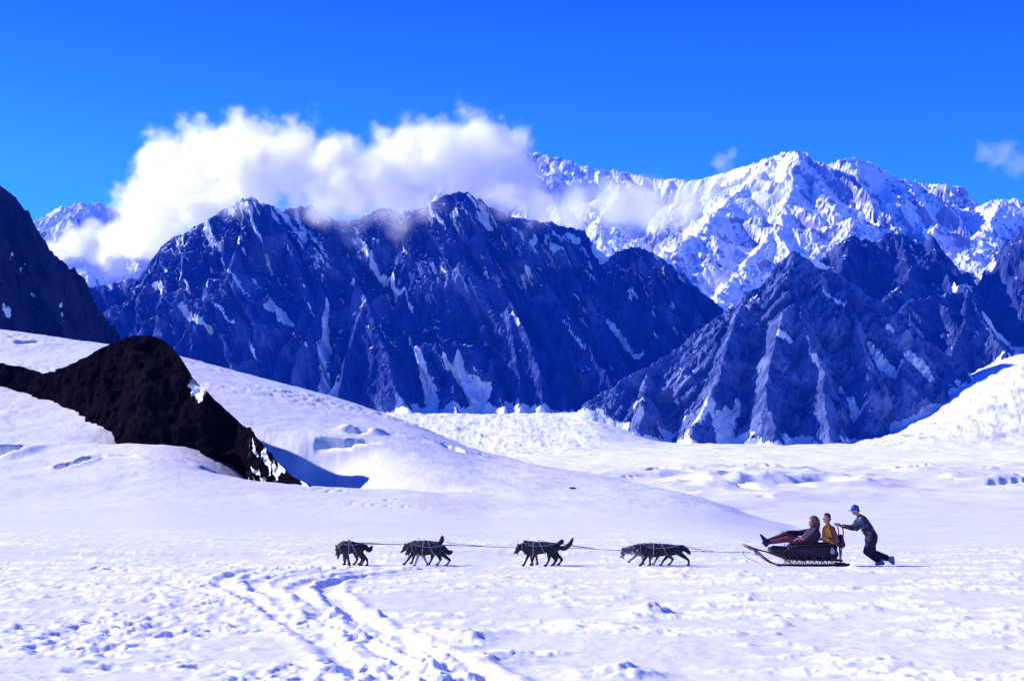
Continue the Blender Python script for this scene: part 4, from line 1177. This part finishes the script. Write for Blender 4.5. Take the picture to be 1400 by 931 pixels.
# ------------------------------------------------------------------ clouds (real volumes round the peaks)
def cloud_mat(name, dens):
    m = bpy.data.materials.new(name); m.use_nodes = True
    n, l = m.node_tree.nodes, m.node_tree.links
    n.remove(n['Principled BSDF'])
    v = n.new('ShaderNodeVolumePrincipled')
    v.inputs['Color'].default_value = (1.0, 0.998, 0.998, 1)
    v.inputs['Density'].default_value = dens
    v.inputs['Anisotropy'].default_value = 0.5
    l.new(v.outputs[0], n['Material Output'].inputs['Volume'])
    return m

def cloud(blobs, label, dens=0.030, amp=0.95, nscale=110.0, voxel=7.0, group=None, zs=1.0, gain=3.0, bias=0.0, seed=0.0):
    """blobs: photo column, row, distance, radius in photo pixels"""
    B = []
    for px, py, Y, r in blobs:
        c = at(px, py, Y); B.append((c, r * Y / F))
    cen = np.mean([b[0] for b in B], axis=0)
    lo = np.min([b[0] - b[1] * 1.35 for b in B], axis=0) - cen; hi = np.max([b[0] + b[1] * 1.35 for b in B], axis=0) - cen
    me = bpy.data.volumes.new('cloud'); o = bpy.data.objects.new('cloud', me); col.objects.link(o)
    o.location = cen
    mat = cloud_mat('cloud_vapour', dens)
    ng = bpy.data.node_groups.new('cloud_field', 'GeometryNodeTree')
    ng.interface.new_socket('Geometry', in_out='INPUT', socket_type='NodeSocketGeometry')
    ng.interface.new_socket('Geometry', in_out='OUTPUT', socket_type='NodeSocketGeometry')
    N, L = ng.nodes, ng.links
    out = N.new('NodeGroupOutput')
    vc = N.new('GeometryNodeVolumeCube'); sm = N.new('GeometryNodeSetMaterial')
    sm.inputs['Material'].default_value = mat
    vc.inputs['Min'].default_value = lo; vc.inputs['Max'].default_value = hi
    for ax, q in zip('XYZ', (hi - lo) / voxel): vc.inputs['Resolution ' + ax].default_value = int(min(max(q, 8), 220))
    pos = N.new('GeometryNodeInputPosition').outputs[0]
    def M(op, a, b=None, c=None, clamp=False):
        k = N.new('ShaderNodeMath'); k.operation = op; k.use_clamp = clamp
        for i, v in enumerate((a, b, c)):
            if v is None: continue
            if isinstance(v, (int, float)): k.inputs[i].default_value = v
            else: L.new(v, k.inputs[i])
        return k.outputs[0]
    # swirl the positions a little
    nd = N.new('ShaderNodeTexNoise'); nd.inputs['Scale'].default_value = 1 / (nscale * 1.6); nd.inputs['Detail'].default_value = 2
    L.new(pos, nd.inputs['Vector'])
    sub = N.new('ShaderNodeVectorMath'); sub.operation = 'SUBTRACT'; L.new(nd.outputs['Color'], sub.inputs[0]); sub.inputs[1].default_value = (.5, .5, .5)
    sc_ = N.new('ShaderNodeVectorMath'); sc_.operation = 'SCALE'; L.new(sub.outputs[0], sc_.inputs[0]); sc_.inputs['Scale'].default_value = nscale * 0.9
    ad = N.new('ShaderNodeVectorMath'); ad.operation = 'ADD'; L.new(pos, ad.inputs[0]); L.new(sc_.outputs[0], ad.inputs[1])
    f = None
    for c, r in B:
        dn = N.new('ShaderNodeVectorMath'); dn.operation = 'DISTANCE'
        L.new(ad.outputs[0], dn.inputs[0]); dn.inputs[1].default_value = tuple(c - cen)
        q = M('MULTIPLY_ADD', dn.outputs['Value'], -1.0 / r, 1.0)
        f = q if f is None else M('SMOOTH_MAX', f, q, 0.35)
    n1 = N.new('ShaderNodeTexNoise'); n1.noise_dimensions = '4D'; n1.inputs['W'].default_value = seed
    n1.inputs['Scale'].default_value = 1 / nscale; n1.inputs['Detail'].default_value = 7; n1.inputs['Roughness'].default_value = 0.66
    L.new(pos, n1.inputs['Vector'])
    nn = M('MULTIPLY', M('SUBTRACT', n1.outputs['Fac'], 0.5), amp * 2.4)
    d = M('MULTIPLY', M('ADD', M('ADD', f, nn), bias), gain, clamp=True)
    L.new(M('MULTIPLY', d, d), vc.inputs['Density'])
    L.new(vc.outputs[0], sm.inputs[0]); L.new(sm.outputs[0], out.inputs[0])
    md = o.modifiers.new('field', 'NODES'); md.node_group = ng
    tag(o, label, 'cloud', group)
    return o

cloud([(158, 335, 5300, 32), (205, 310, 5100, 56), (232, 262, 5000, 66), (222, 218, 5000, 40), (280, 225, 4900, 66), (325, 212, 4800, 62), (385, 215, 4750, 56),
       (340, 245, 4700, 66), (400, 240, 4650, 60), (280, 275, 4850, 60), (445, 245, 4550, 52), (455, 225, 4600, 36)],
      'big billowing white cloud over the left summit of the dark wall', group='clouds wrapped round the dark wall', nscale=120, amp=1.25, gain=2.0, dens=0.026)
cloud([(500, 230, 4650, 52), (550, 222, 4600, 60), (600, 210, 4600, 58), (650, 206, 4600, 54), (690, 205, 4550, 50), (700, 240, 4500, 50), (650, 235, 4500, 58),
       (590, 240, 4500, 54), (530, 252, 4450, 56), (480, 262, 4450, 40), (735, 262, 4550, 42)],
      'big white cloud over the middle summit of the dark wall, right of the billowing one', group='clouds wrapped round the dark wall', seed=3.0, nscale=120, amp=1.25, gain=2.0, dens=0.026)
cloud([(318, 285, 4180, 24), (400, 275, 4100, 24), (440, 284, 4080, 32), (490, 290, 4060, 40), (540, 290, 4040, 42), (585, 284, 4080, 34), (690, 275, 4120, 34), (730, 290, 4150, 36)],
      'thin torn mist hanging along the crest of the dark wall below the two big clouds', dens=0.012, nscale=110, voxel=8, seed=5, amp=1.3, gain=1.3)
cloud([(100, 345, 8300, 34), (130, 320, 8300, 26), (70, 350, 8300, 26), (160, 350, 8200, 34)],
      'thin cloud wisps clinging to the pale peak at the far left', dens=0.012, nscale=160, voxel=14, seed=7, amp=1.1)
cloud([(745, 290, 6000, 34), (790, 285, 6200, 40), (840, 285, 6400, 44), (890, 280, 6600, 42), (935, 285, 6800, 36), (970, 270, 7000, 26), (720, 262, 5400, 36)],
      'thin bright mist drifting across the face of the high snow range', dens=0.011, nscale=220, voxel=16, seed=11, amp=1.2, gain=1.6)
cloud([(985, 222, 8600, 14), (1000, 210, 8600, 9), (992, 232, 8600, 12)], 'small wisp of cloud rising from the crest left of the pointed summit', dens=0.0035, nscale=60, voxel=8, seed=13, amp=1.5)
cloud([(1345, 208, 9500, 16), (1370, 214, 9500, 24), (1395, 222, 9500, 20)], 'small lone cloud in the blue sky near the right edge', dens=0.0026, nscale=90, voxel=12, seed=17, amp=1.5)

# ------------------------------------------------------------------ the air
me = bpy.data.meshes.new('haze'); bm = bmesh.new(); bmesh.ops.create_cube(bm, size=1.0); bm.to_mesh(me); bm.free()
hz = bpy.data.objects.new('haze', me); col.objects.link(hz)
hz.location = (0, 6500, 1600); hz.scale = (36000, 22000, 3800)
mh = bpy.data.materials.new('air'); mh.use_nodes = True
mh.node_tree.nodes.remove(mh.node_tree.nodes['Principled BSDF'])
vh = mh.node_tree.nodes.new('ShaderNodeVolumePrincipled')
vh.inputs['Color'].default_value = (0.0, 0.10, 1.0, 1); vh.inputs['Density'].default_value = 3.6e-5
mh.node_tree.links.new(vh.outputs[0], mh.node_tree.nodes['Material Output'].inputs['Volume'])
me.materials.append(mh)
tag(hz, 'blue air between the camera and the far peaks', kind='stuff')
